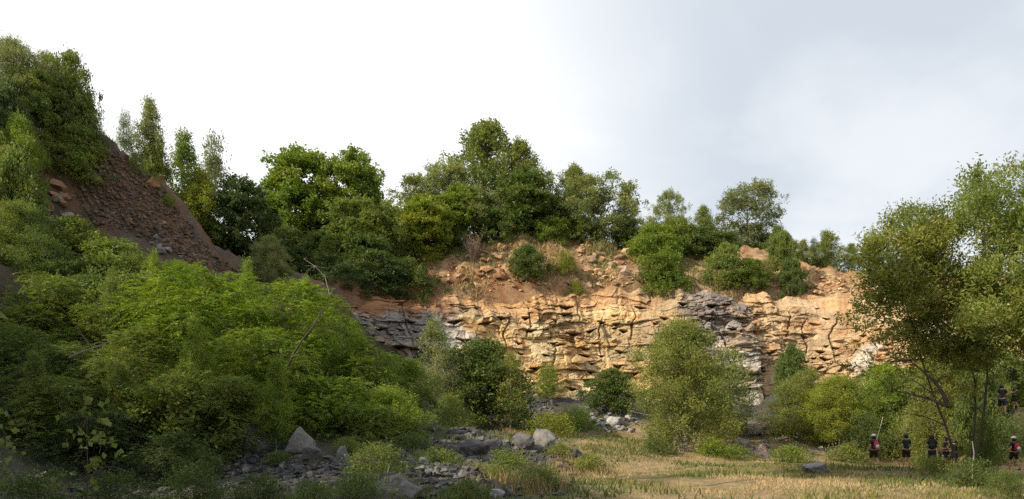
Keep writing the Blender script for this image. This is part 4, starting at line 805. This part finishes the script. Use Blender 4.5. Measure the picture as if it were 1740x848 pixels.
put_rock(772, 562, 46, 26, 21, (.45, .42, .38), 'big pale fallen block lodged at the left end of the sunny rock', 16, box=.9)
# loose stones, one object each
MARKS = {1: [((923, 745), 'the pale grey boulder'), ((805, 765), 'the large dark boulder'), ((720, 784), 'the flat bluish slab'), ((695, 835), 'the lowest pointed boulder'), ((818, 710), 'the small pale block'), ((870, 800), 'the bright green bush'), ((845, 840), 'the grey slab')],
 2: [((503, 750), 'the big pointed boulder'), ((527, 770), 'the squarish boulder'), ((580, 770), 'the small upright boulder'), ((432, 750), 'the broad rounded boulder'), ((150, 700), 'the nearest sapling'), ((45, 815), 'the short dead branch')],
 3: [((1045, 716), 'the biggest pale stone'), ((1040, 670), 'the dark green bush at the rock'), ((980, 710), 'the light green shrub')],
 4: [((1294, 765), 'the upright brown boulder'), ((1262, 755), 'the rounded brown grey boulder'), ((1160, 740), 'the largest willow bush'), ((1362, 745), 'the olive willow'), ((1390, 796), 'the flat grey boulder')],
 5: [((828, 640), 'the big dark round bush'), ((690, 650), 'the narrow ash'), ((762, 710), 'the bush beside the chute')], 6: [((932, 660), 'the small yellow green bush'), ((868, 660), 'the slim olive sapling')],
 7: [((125, 390), 'the round bush before the tan rocks'), ((150, 330), 'the brown scree slope'), ((90, 290), 'the olive bush')], 8: [((254, 250), 'the slender pale birch'), ((300, 360), 'the bush under the birches')],
 9: [((250, 350), 'the brown scree slope'), ((300, 450), 'the small light green ash')], 21: [((803, 425), 'the dry brown shrub'), ((895, 450), 'the dark slope shrub'), ((740, 440), 'the small yellow green shrub')],
 22: [((960, 450), 'the yellowish weedy shrub'), ((1128, 460), 'the layered ledge bush'), ((1012, 400), 'the broad pale rounded tree')], 23: [((1345, 475), 'the dark upright bush'), ((1300, 460), 'the weedy olive shrub'), ((1440, 500), 'the sweeping boughs')]}
def stone_label(sd, px, py, size, lum, what, tail):
    (mx_, my_), m = min(MARKS[sd], key=lambda q: math.hypot(q[0][0] - px, q[0][1] - py)); dx, dy = px - mx_, py - my_; d = math.hypot(dx, dy)
    side = ('left of' if dx < 0 else 'right of') if abs(dx) > 1.8 * abs(dy) else ('above' if dy < 0 else 'below') if abs(dy) > 1.8 * abs(dx) else ('upper ' if dy < 0 else 'lower ') + ('left of' if dx < 0 else 'right of')
    near = 'close' if d < 22 else 'far' if d > 60 else ''
    if side.startswith(('upper', 'lower')): side = ('up' if dy < 0 else 'down') + (' left of' if dx < 0 else ' right of')
    a = ' '.join(f'{size} {lum} {what} {near} {side} {m}'.split()); return a + tail if len((a + tail).split()) <= 16 else a
def region(shape, n, smin, smax, cols, label, group, name='stone', sd=1):
    r = random.Random(sd); pts = []
    xs = [p[0] for p in shape]; ys = [p[1] for p in shape]
    while len(pts) < n:
        x, y = r.uniform(min(xs), max(xs)), r.uniform(min(ys), max(ys)); ins = False
        for i in range(len(shape)):
            a, b = shape[i], shape[(i + 1) % len(shape)]
            if (a[1] > y) != (b[1] > y) and x < (b[0] - a[0]) * (y - a[1]) / (b[1] - a[1]) + a[0]: ins = not ins
        if ins: pts.append((x, y))
    hx, hy, hz = hit([p[0] for p in pts], [p[1] for p in pts])
    for (qx, qy), x, y, z in zip(pts, hx, hy, hz):
        s0 = r.uniform(smin, smax) * (1.5 if r.random() < .12 else 1); s = s0 * y / F; c = np.array(r.choice(cols)) * r.uniform(.8, 1.2)
        f = (s0 - smin) / (smax - smin); size = 'very large' if f > 1 else 'large' if f > .7 else 'medium sized' if f > .4 else 'small' if f > .15 else 'tiny'; mc_ = np.mean([sum(q) for q in cols]); k_ = sum(c) / mc_
        lum = 'pale' if k_ > 1.15 else 'dark' if k_ < .85 else label.split()[0] if label.split()[0] in ('ochre', 'grey') else 'grey' if sd in (1, 2, 3, 5, 6, 9) else 'purplish' if sd == 4 else 'tan' if sd in (7, 8) else 'ochre'
        lab = stone_label(sd, qx, qy, size, lum, 'rock' if name == 'rock' else 'stone', {1: ' in the left heap', 2: ' at the bank foot', 3: ' in the middle heap', 4: ' in the right heap', 5: ' in the chute', 6: ' at the rock foot'}.get(sd, ''))
        o = link(name, r.choice(STONES), None, (x, y, z + s * .12), (r.uniform(-.5, .5), r.uniform(-.5, .5), r.uniform(0, 6.3)), (s * r.uniform(.9, 1.4), s, s * r.uniform(.6, 1.1)), c); tag(o, lab, 'stone', group)
GR = [(.08, .08, .083), (.105, .104, .106), (.065, .065, .068), (.135, .13, .122)]
HEAP = [(745, 700), (830, 705), (870, 730), (960, 762), (990, 785), (860, 790), (850, 830), (740, 840), (720, 790), (760, 745)]
region(HEAP, 120, 8, 24, GR, 'loose grey stone in the rubble heap left of the dry grass', 'stones of the left rubble heap', sd=1)
FOOT = [(360, 765), (470, 775), (620, 785), (610, 830), (450, 840), (120, 840), (150, 790)]
region(FOOT, 60, 6, 15, GR, 'loose dark stone in the shaded rubble at the foot of the left bank', 'stones at the foot of the left bank', sd=2)
region([(985, 690), (1030, 685), (1085, 715), (1075, 735), (1020, 735), (1000, 715)], 34, 6, 13, [(.33, .32, .31), (.26, .25, .25)], 'pale grey stone in the heap below the ochre rock', 'stones of the middle heap', sd=3)
region([(1245, 730), (1330, 725), (1425, 745), (1425, 770), (1330, 775), (1250, 770)], 46, 6, 13, [(.18, .16, .165), (.25, .22, .20), (.13, .12, .13)], 'dark purplish stone in the heap right of the largest willow bush', 'stones of the right heap', sd=4)
region([(712, 665), (740, 665), (750, 730), (715, 725)], 26, 6, 11, GR, 'grey stone in the narrow chute left of the dark bush', 'stones of the chute', sd=5)
region([(890, 675), (950, 675), (940, 705), (885, 700)], 20, 5, 10, [(.15, .15, .16)], 'dark stone in the small heap at the foot of the ochre rock', 'stones of the small dark heap', sd=6)
region([(70, 315), (118, 322), (130, 380), (95, 405), (60, 370)], 22, 12, 26, [(.33, .19, .12), (.36, .30, .25), (.26, .15, .10)], 'broken tan block on the left hill beside the scree', 'tan blocks on the left hill', 'rock', sd=7)
region([(245, 280), (270, 290), (282, 330), (262, 335)], 7, 14, 22, [(.36, .21, .12)], 'tan outcrop block at the right edge of the scree slope', 'tan blocks right of the scree', 'rock', sd=8)
region([(250, 405), (300, 415), (310, 440), (260, 430)], 10, 10, 18, [(.22, .21, .21)], 'grey stone at the lower end of the scree slope', 'grey stones at the foot of the scree', sd=9)
region([(750, 480), (770, 440), (850, 418), (900, 450), (930, 490), (850, 495)], 45, 8, 20, [(.36, .22, .12), (.42, .30, .17), (.30, .17, .09)], 'ochre rock breaking through the soil slope left of the dark shrub', 'rocks on the ochre slope', 'rock', sd=21)
region([(960, 430), (1060, 428), (1105, 470), (1100, 488), (960, 492)], 45, 8, 20, [(.36, .22, .12), (.42, .30, .17), (.33, .25, .18)], 'ochre rock breaking through the hump right of the dark shrub', 'rocks on the ochre hump', 'rock', sd=22)
region([(1290, 450), (1400, 470), (1470, 480), (1470, 500), (1380, 505), (1290, 490)], 24, 7, 16, [(.40, .27, .15)], 'ochre rock in the soil of the right slope', 'rocks on the right slope', 'rock', sd=23)
# fine scree: nobody could count it
def scree(name, polys, label, smin, smax, sd):
    r = np.random.RandomState(sd); V = []; Tt = []; C = []; off = 0; base = []
    for i in range(6):
        bm = hull(300 + i, 9, .6, .6); bmesh.ops.triangulate(bm, faces=bm.faces[:]); bm.verts.index_update(); base.append((np.array([v.co[:] for v in bm.verts]), np.array([[v.index for v in f.verts] for f in bm.faces]))); bm.free()
    for shape, n, cols in polys:
        pts = []; shp = np.array(shape, float)
        x = r.uniform(shp[:, 0].min(), shp[:, 0].max(), n * 4); y = r.uniform(shp[:, 1].min(), shp[:, 1].max(), n * 4); ins = np.zeros(len(x), bool)
        for i in range(len(shp)):
            a, b = shp[i], shp[(i + 1) % len(shp)]; cnd = (a[1] > y) != (b[1] > y); ins ^= cnd & (x < (b[0] - a[0]) * (y - a[1]) / (b[1] - a[1] + 1e-9) + a[0])
        x, y = x[ins][:n], y[ins][:n]; hx, hy, hz = hit(x, y, n=500)
        for k in range(len(hx)):
            bv, bt = base[r.randint(6)]; s = smin + (smax * 1.5 - smin) * r.rand() ** 2.6; a = r.rand() * 6.3; R_ = np.array([[math.cos(a), -math.sin(a), 0], [math.sin(a), math.cos(a), 0], [0, 0, 1]]); tl = r.uniform(-.6, .6); R2 = np.array([[1, 0, 0], [0, math.cos(tl), -math.sin(tl)], [0, math.sin(tl), math.cos(tl)]])
            V.append((bv * s * r.uniform(.7, 1.3, 3)) @ R_.T @ R2.T + np.array([hx[k], hy[k], hz[k] + s * .1])); Tt.append(bt + off); off += len(bv); C.append(np.tile(np.array(cols[r.randint(len(cols))]) * r.uniform(.75, 1.25), (len(bv), 1)))
    me = mesh_np(name, np.concatenate(V), None, np.concatenate(Tt), CLIFFM, np.concatenate(C)); tag(link(name, me), label, 'rubble', None, 'stuff')
scree('scree', [([(600, 740), (740, 735), (760, 790), (620, 800)], 500, GR), ([(690, 690), (960, 715), (1000, 790), (960, 846), (700, 846)], 900, GR), (HEAP, 1500, GR), (FOOT, 1400, GR), ([(985, 690), (1030, 685), (1085, 715), (1075, 735), (1020, 735), (1000, 715)], 300, GR + [(.34, .33, .32)]), ([(1230, 725), (1330, 720), (1430, 745), (1425, 772), (1330, 778), (1240, 775)], 500, [(.18, .16, .16), (.13, .12, .13)]), ([(705, 660), (745, 660), (755, 735), (710, 730)], 250, GR), ([(880, 670), (960, 672), (945, 708), (880, 705)], 220, [(.14, .14, .15)])],
      'fine grey rubble filling the stone heaps of the quarry floor', .10, .34, 1)
scree('scree', [([(185, 262), (240, 285), (285, 330), (330, 400), (400, 462), (470, 490), (380, 485), (300, 440), (230, 400), (150, 390), (120, 300)], 5200, [(.15, .105, .075), (.19, .125, .08), (.12, .09, .07), (.15, .13, .11), (.22, .14, .085)])], 'crumbly brown scree covering the bare slope of the left hill', .08, .34, 2)
scree('scree', [([(740, 500), (760, 440), (850, 415), (950, 405), (1070, 425), (1110, 490), (950, 498), (850, 498)], 1500, [(.45, .27, .14), (.52, .36, .21), (.36, .19, .10)]), ([(1280, 490), (1300, 440), (1400, 460), (1460, 470), (1480, 500), (1380, 505)], 700, [(.48, .30, .16), (.54, .38, .22)]), ([(600, 505), (740, 450), (760, 500)], 400, [(.3, .15, .08)])], 'crumbly ochre scree on the slope above the rock face', .10, .38, 3)

# ------------------------------------------------------------------ grass and ground cover
def grass(name, n, xr, yr, label, dens_fn, hgt, cols, sd, width=.03):
    r = np.random.RandomState(sd); x = r.uniform(*xr, n); y = r.uniform(*yr, n); z = gz(x, y); k = dens_fn(x, y, z) > r.rand(n); x, y, z = x[k], y[k], z[k]; n = len(x)
    h = r.uniform(*hgt, n) * (1 + .5 * fbm(P3(x, y) * .5, 3, 5)); a = r.rand(n) * 6.28; ww = width * r.uniform(.6, 1.4, n) * (.6 + y / 50); ln = r.randn(n, 2) * h[:, None] * .35
    b = P3(x, y, z - .03); s = np.stack([np.cos(a) * ww, np.sin(a) * ww, 0 * a], 1); tip = b + np.stack([ln[:, 0], ln[:, 1], h], 1)
    V = np.stack([b - s, b + s, tip], 1).reshape(-1, 3); Tt = np.arange(n * 3).reshape(n, 3)
    nn = fbm(P3(x, y) * .22, 3, 8) + r.randn(n) * .25; c0, c1 = np.array(cols[0]), np.array(cols[1]); f = sstep(-.4, .5, nn)[:, None]; c = (c0 * (1 - f) + c1 * f) * r.uniform(.75, 1.25, n)[:, None]
    me = mesh_np(name, V, None, Tt, STRAW, np.repeat(c, 3, 0)); tag(link(name, me), label, 'grass', None, 'stuff')
def field(x, y, z):
    px = x / y * F + CX; edge = sstep(-1.5, .8, x - (2.6 + .5 * np.sin(y)) + .03 * (y - 20)); return edge * sstep(2.6, 1.6, z) * (1.0 * sstep(-.35, .3, fbm(P3(x, y) * .3, 3, 12)))
grass('dry_grass', 170000, (-3, 32), (15, 56), 'dry straw coloured grass covering the quarry floor', field, (.04, .15), ((.46, .35, .18), (.27, .235, .09)), 4, .022)
grass('tall_grass', 26000, (-3, 10), (17, 52), 'taller tawny grass beside the rubble and the path', lambda x, y, z: sstep(-1, 1, x + .05 * y) * sstep(6.5, 1, x) * sstep(.1, .5, fbm(P3(x, y) * .35, 3, 2) + .25), (.2, .45), ((.34, .24, .11), (.19, .18, .06)), 5, .02)
grass('green_grass', 80000, (-22, 32), (16, 58), 'green weeds and grass round the stones and bushes', lambda x, y, z: sstep(.0, .4, fbm(P3(x, y) * .28, 3, 33) + .1 * sstep(42, 50, y) * (z < 3) + .3 * sstep(3.5, 1, x) * (x > -6)) * (z < 6), (.08, .3), ((.10, .14, .03), (.17, .18, .04)), 6, .03)
grass('slope_grass', 60000, (-8, 46), (63, 80), 'dry grass tufts on the ochre slope above the rock', lambda x, y, z: (cliffD(x, y) > 1.8) * sstep(-.05, .4, fbm(P3(x, y) * .3, 3, 44) + .1), (.2, .7), ((.33, .24, .11), (.19, .19, .06)), 7, .03)

# ------------------------------------------------------------------ bare branches, stems
def branch(name, pts, r0, r1, mat, label, cat='branch', twigs=0, sd=1):
    r = np.random.RandomState(sd); P = np.array([unproj(*p) for p in pts]); t = np.linspace(0, 1, len(P)); ps = [(P, r0 + (r1 - r0) * t, 6)]
    for i in range(twigs):
        k = r.randint(1, len(P)); A = P[k]; e = A + norm(r.randn(3) + np.array([0, 0, .2])) * r.uniform(.3, .9); ps.append((np.array([A, (A + e) / 2 + r.randn(3) * .06, e]), np.array([r1, r1 * .7, .005]), 4))
    v, q = tubes(ps); c0 = v.mean(0); o = link(name, mesh_np(name, v - c0, q, None, mat, None, True), None, c0); tag(o, label, cat); return o
branch('dead_branch', [(118, 608, 21.5), (140, 598, 21.5), (158, 592, 21.7), (188, 580, 22.2)], .045, .015, plain('dead_wood', (.2, .18, .15)), 'pale fallen branch lying in the ash leaves on the left', twigs=3, sd=1)
branch('dead_branch', [(24, 826, 17), (45, 818, 17), (78, 802, 17.3)], .04, .02, PALE, 'short pale dead branch in the bottom left corner', twigs=2, sd=2)
branch('bare_branch', [(490, 622, 27.5), (500, 600, 27.4), (512, 580, 27.3), (530, 558, 27.2), (548, 528, 27.3)], .06, .018, DARKBARK, 'dark bare branch rising out of the bright ash leaves', twigs=5, sd=3)
branch('drooping_branch', [(562, 548, 53), (560, 500, 53), (552, 470, 53), (535, 452, 53), (516, 440, 53)], .035, .012, PALE, 'pale drooping bare sapling above the left end of the shaded rock', twigs=16, sd=4)
branch('white_stem', [(1654, 824, 23), (1652, 795, 23), (1655, 770, 23), (1652, 750, 23)], .022, .014, plain('white_bark', (.6, .57, .5)), 'straight white birch stem standing right of the hidden walkers', 'tree', 0, 5)
branch('white_stem', [(1488, 756, 37), (1492, 738, 37), (1497, 722, 37), (1500, 708, 37)], .018, .01, plain('white_bark', (.6, .57, .5)), 'leaning white birch stem just behind the person with the white cap', 'tree', 0, 6)
branch('bough', [(1612, 692, 25), (1604, 672, 25.2), (1590, 650, 25.4), (1570, 632, 25.6), (1545, 612, 26)], .09, .03, DARKBARK, 'dark forked bough curving up left between the right trees', 'branch', 6, 7)
branch('bough', [(1608, 690, 25), (1580, 678, 25), (1550, 670, 25.2), (1515, 664, 25.5)], .06, .02, DARKBARK, 'dark low bough reaching left above the walking people', 'branch', 5, 8)
# near twig with large leaves, lower left
make_tree('near', 77, 1.6, 1.0, lobes=[(.0, 0, 1.25, .16), (.16, 0, 1.0, .17), (-.08, .05, .9, .18), (.22, 0, .72, .16), (0, 0, .6, .2), (.1, .1, .35, .2), (-.2, 0, .4, .16)], dens=38, leaf=.085, m=3, spray=.1, aspect=.85, tr=.006, var=.2)
def near_twig(px, py, Yd, s, label, rz):
    x, y, z = unproj(px, py, Yd); g = float(gz(x, y)); tm, cmesh, H, Wd = TREES['near']; root = bpy.data.objects.new('sapling', None); COL.objects.link(root); root.location = (x, y, g - .05); root.scale = (s, s, (z - g) / H); root.rotation_euler = (0, 0, rz); tag(root, label, 'sapling')
    link('trunk', tm, root); link('crown', cmesh, root, color=(.17, .22, .07))
near_twig(150, 648, 11, 1.5, 'nearest sapling with large round pale leaves at the lower left', 0); near_twig(-4, 672, 11.5, 1.3, 'sapling with large round leaves cut by the left edge of the picture', 2)

# ------------------------------------------------------------------ people
SKIN = plain('skin', (.42, .22, .14), .6, .08); HAIR = plain('hair', (.025, .016, .012), .6, .3, 60); BLACK = plain('black_cloth', (.012, .012, .014), .9, .3); NAVY = plain('navy_cloth', (.02, .022, .05), .9, .3); GREENB = plain('dark_green_cloth', (.018, .032, .02), .9, .3)
RED = plain('red_cloth', (.5, .04, .07), .8, .15); WHITE = plain('white_cloth', (.7, .7, .7), .8, .1); SHOE = plain('shoe', (.05, .045, .045), .7, .2)
def skin_mesh(name, verts, edges, mat, sub=1):
    me = bpy.data.meshes.new(name); me.from_pydata([v[:3] for v in verts], [], []) if False else me.from_pydata([v[:3] for v in verts], edges, [])
    o = bpy.data.objects.new(name, me); COL.objects.link(o); md = o.modifiers.new('skin', 'SKIN'); md.use_smooth_shade = True
    for i, sv in enumerate(me.skin_vertices[0].data):
        rr = verts[i][3]; sv.radius = rr if isinstance(rr, tuple) else (rr, rr); sv.use_root = (i == 0)
    s_ = o.modifiers.new('sub', 'SUBSURF'); s_.levels = sub; s_.render_levels = sub
    dg = bpy.context.evaluated_depsgraph_get(); m2 = bpy.data.meshes.new_from_object(o.evaluated_get(dg)); m2.name = name; bpy.data.objects.remove(o); m2.materials.clear(); m2.materials.append(mat)
    for p in m2.polygons: p.use_smooth = True
    return m2
def person(px, foot_py, Yd, hpx, facing, stride, top, bottom, hair, label, shirt_skirt=False, arms=(.15, .15), cap=None, lean=0, feet_hit=True):
    """facing: rotation about z; 0 looks away from the camera (+Y)"""
    x = (px - CX) / F * Yd; z = float(gz(x, Yd)); Ht = hpx / F * Yd; k = Ht / 1.72
    V = []; E = []
    def v(x_, y_, z_, r_): V.append((x_, y_, z_, r_)); return len(V) - 1
    def ch(a, b): E.append((a, b)); return b
    st = stride
    pel = v(0, 0, .93, (.135, .10)); ab = ch(pel, v(0, .01 + lean * .1, 1.08, (.115, .085))); cx_ = ch(ab, v(0, .01 + lean * .25, 1.28, (.14, .095))); nk0 = ch(cx_, v(0, .0 + lean * .35, 1.43, (.085, .07)))
    nk = ch(nk0, v(0, .015 + lean * .42, 1.50, .05)); hd = ch(nk, v(0, .03 + lean * .46, 1.58, (.07, .08))); hd2 = ch(hd, v(0, .02 + lean * .47, 1.66, (.072, .085)))
    nose = ch(hd, v(0, .125 + lean * .46, 1.575, .012)); ears = [ch(hd, v(sx * .082, .01 + lean * .46, 1.585, .014)) for sx in (-1, 1)]
    joints = {}
    for sx, sg in ((-1, 1), (1, -1)):
        f = st * sg; hp = ch(pel, v(sx * .09, 0, .87, .085)); kn = ch(hp, v(sx * .10, f * .22 + .03, .48, .056)); cf = ch(kn, v(sx * .10, f * .24 - .02 - max(-f, 0) * .12, .33, .052)); an = ch(cf, v(sx * .10, f * .36 - .02 - max(-f, 0) * .12, .09 + max(-f, 0) * .04, .034)); toe = ch(an, v(sx * .11, f * .36 + .13 - max(-f, 0) * .10, .035, .032))
        sh = ch(nk0, v(sx * .17, lean * .33, 1.40, .052)); aa = arms[0] if sx < 0 else arms[1]; el = ch(sh, v(sx * .235, -f * .12 + lean * .2, 1.13, .038)); wr = ch(el, v(sx * (.25 - aa * .3), -f * .10 + .10 + aa * .5, .92 + aa * .5, .026)); pm = ch(wr, v(sx * (.25 - aa * .3), -f * .10 + .12 + aa * .55, .85 + aa * .5, (.034, .018)))
        P = V[pm]
        for q, (oy, lz) in enumerate(((-.026, .062), (-.009, .074), (.009, .070), (.026, .055))):
            b = ch(pm, v(P[0], P[1] + oy, P[2] - lz * .6, .0085)); ch(b, v(P[0] - sx * .01, P[1] + oy, P[2] - lz * 1.15, .0075))
        ch(wr, v(P[0] - sx * .01, P[1] + .045, P[2] + .01, .010)); joints[sx] = (hp, kn, an, toe, sh, el)
    root = bpy.data.objects.new('person', None); COL.objects.link(root); root.location = (x, Yd, z); root.rotation_euler = (0, 0, facing); root.scale = (k, k, k); tag(root, label, 'person')
    link('body', skin_mesh('body', V, E, SKIN), root)
    g = lambda i, r_: (V[i][0], V[i][1], V[i][2], r_)
    mid = lambda a, b, t, r_: tuple(V[a][q] * (1 - t) + V[b][q] * t for q in range(3)) + (r_,)
    sv = [g(pel, (.155, .12)), g(ab, (.14, .11)), g(cx_, (.165, .118)), g(nk0, (.10, .08))]; se = [(0, 1), (1, 2), (2, 3)]
    for sx in (-1, 1):
        hp, kn, an, toe, sh, el = joints[sx]; n = len(sv); sv += [g(sh, .072), mid(sh, el, .62, .062)]; se += [(3, n), (n, n + 1)]
    link('shirt', skin_mesh('shirt', sv, se, top), root)
    bv = [g(pel, (.15, .12))]; be = []
    for sx in (-1, 1):
        hp, kn, an, toe, sh, el = joints[sx]; n = len(bv); bv += [g(hp, .11), mid(hp, kn, .55, .098), mid(hp, kn, .85, .088)]; be += [(0, n), (n, n + 1), (n + 1, n + 2)]
    link('shorts', skin_mesh('shorts', bv, be, bottom), root)
    for sx in (-1, 1):
        hp, kn, an, toe, sh, el = joints[sx]; A, B = V[an], V[toe]
        link('shoe', skin_mesh('shoe', [(A[0], A[1] - .03, A[2] - .05, .048), (A[0], A[1] + .05, B[2] + .012, .046), (B[0], B[1] + .02, B[2] + .004, .040)], [(0, 1), (1, 2)], SHOE), root)
    bm = bmesh.new(); bmesh.ops.create_icosphere(bm, subdivisions=3, radius=.112); H_ = V[hd2]; r = random.Random(px)
    for q in bm.verts:
        c = q.co; c.x *= .88; c.z *= 1.05
        if c.y > .03 and c.z < .045: c.y = .03 + (c.y - .03) * .25
        if c.z < -.04 and c.y < .03: c.z *= 1.0 + hair; c.x *= 1 + .2 * hair
        c += c.normalized() * r.uniform(-.006, .010)
    hm = from_bm('hair', bm, HAIR, True); link('hair', hm, root, (H_[0], H_[1] - .01, H_[2] - .02))
    if cap:
        bm = bmesh.new(); bmesh.ops.create_uvsphere(bm, u_segments=20, v_segments=12, radius=.118)
        bmesh.ops.delete(bm, geom=[q for q in bm.verts if q.co.z < -.015], context='VERTS')
        ring = [q for q in bm.verts if q.co.y > .05 and q.co.z < .02]
        for q in ring: q.co.y += .07; q.co.z -= .01
        bmesh.ops.solidify(bm, geom=bm.faces[:], thickness=.006); link('cap', from_bm('cap', bm, cap, True), root, (H_[0], H_[1] - .005, H_[2] + .005))
    return root, k, (x, Yd, z)
def backpack(pr, main, side, label, s=1.0):
    root, k, (x, y, z) = pr; e = bpy.data.objects.new('backpack', None); COL.objects.link(e); f = root.rotation_euler.z; off = Matrix.Rotation(f, 3, 'Z') @ Vector((0, -.20, 1.02)) * k
    e.location = Vector((x, y, z)) + off; e.rotation_euler = (0, 0, f); e.scale = (k * s,) * 3; tag(e, label, 'backpack')
    def bag(w_, d_, h_, mat, nm, loc):
        bm = bmesh.new(); bmesh.ops.create_cube(bm, size=1)
        for q in bm.verts:
            q.co.x *= w_ * (1 if q.co.z < 0 else .82); q.co.y *= d_ * (1 if q.co.z < 0 else .7); q.co.z *= h_
        bmesh.ops.bevel(bm, geom=bm.edges[:], offset=min(w_, d_) * .28, segments=3, affect='EDGES'); return link(nm, from_bm(nm, bm, mat, True), e, loc)
    bag(.30, .17, .44, main, 'bag', (0, 0, .22)); bag(.22, .07, .20, side, 'front_pocket', (0, -.105, .13))
    for sx in (-1, 1):
        t = np.linspace(0, 1, 9); P = np.stack([sx * (.09 + .04 * np.sin(t * math.pi)), .07 + .25 * np.sin(t * math.pi), .06 + .36 * t], 1); vv, qq = tubes([(P, np.full(9, .014), 5)]); link('strap', mesh_np('strap', vv, qq, None, main, None, True), e)
p1 = person(1485, 795, 34, 57, .1, .55, BLACK, BLACK, .6, 'person in black shorts and a white cap walking alone, leftmost of the walkers', cap=WHITE); backpack(p1, RED, WHITE, 'red and white backpack on the leftmost walker', .9)
p2 = person(1540, 798, 33.5, 58, 0, .25, GREENB, BLACK, .3, 'broad person in a dark green shirt and black shorts, arms hanging, seen from behind')
p3 = person(1584, 802, 33, 58, -.5, .5, GREENB, NAVY, .5, 'person leaning forward with a stick and a dark bag, third of the walkers', arms=(.35, .3), lean=.5); backpack(p3, BLACK, GREENB, 'large dark backpack on the person leaning forward', 1.15)
p4 = person(1607, 797, 35, 54, 1.2, .3, NAVY, BLACK, .4, 'smaller person in a navy top half hidden by the leafy weed', arms=(.3, .3))
p5 = person(1622, 794, 37, 48, .3, .3, BLACK, NAVY, .4, 'most distant walker in black, hidden behind the weeds beside the navy one')
p6 = person(1703, 700, 38, 54, -.5, .5, BLACK, NAVY, .5, 'person with bent arm leaning forward high on the bank at the right edge', arms=(.35, .3), lean=.45)
p7 = person(1725, 700, 38.5, 50, 1.0, .3, NAVY, BLACK, .4, 'person in dark clothes on the bank, rightmost of the upper pair', arms=(.3, .3))
p8 = person(1723, 794, 32, 56, .1, .55, BLACK, BLACK, .6, 'lone person with a white cap at the lower right edge under the bank', cap=WHITE); backpack(p8, RED, WHITE, 'red and white backpack on the lone walker at the right edge', .9)
st = link('walking_stick', (lambda vq: mesh_np('walking_stick', vq[0], vq[1], None, BARK))(tubes([(np.array([[0, 0, 0], [.05, .02, .55], [.14, .05, 1.1]]), np.array([.012, .013, .014]), 6)])), None, (p3[2][0] - .42, p3[2][1] + .05, p3[2][2])); tag(st, 'thin walking stick held by the person leaning forward', 'stick')
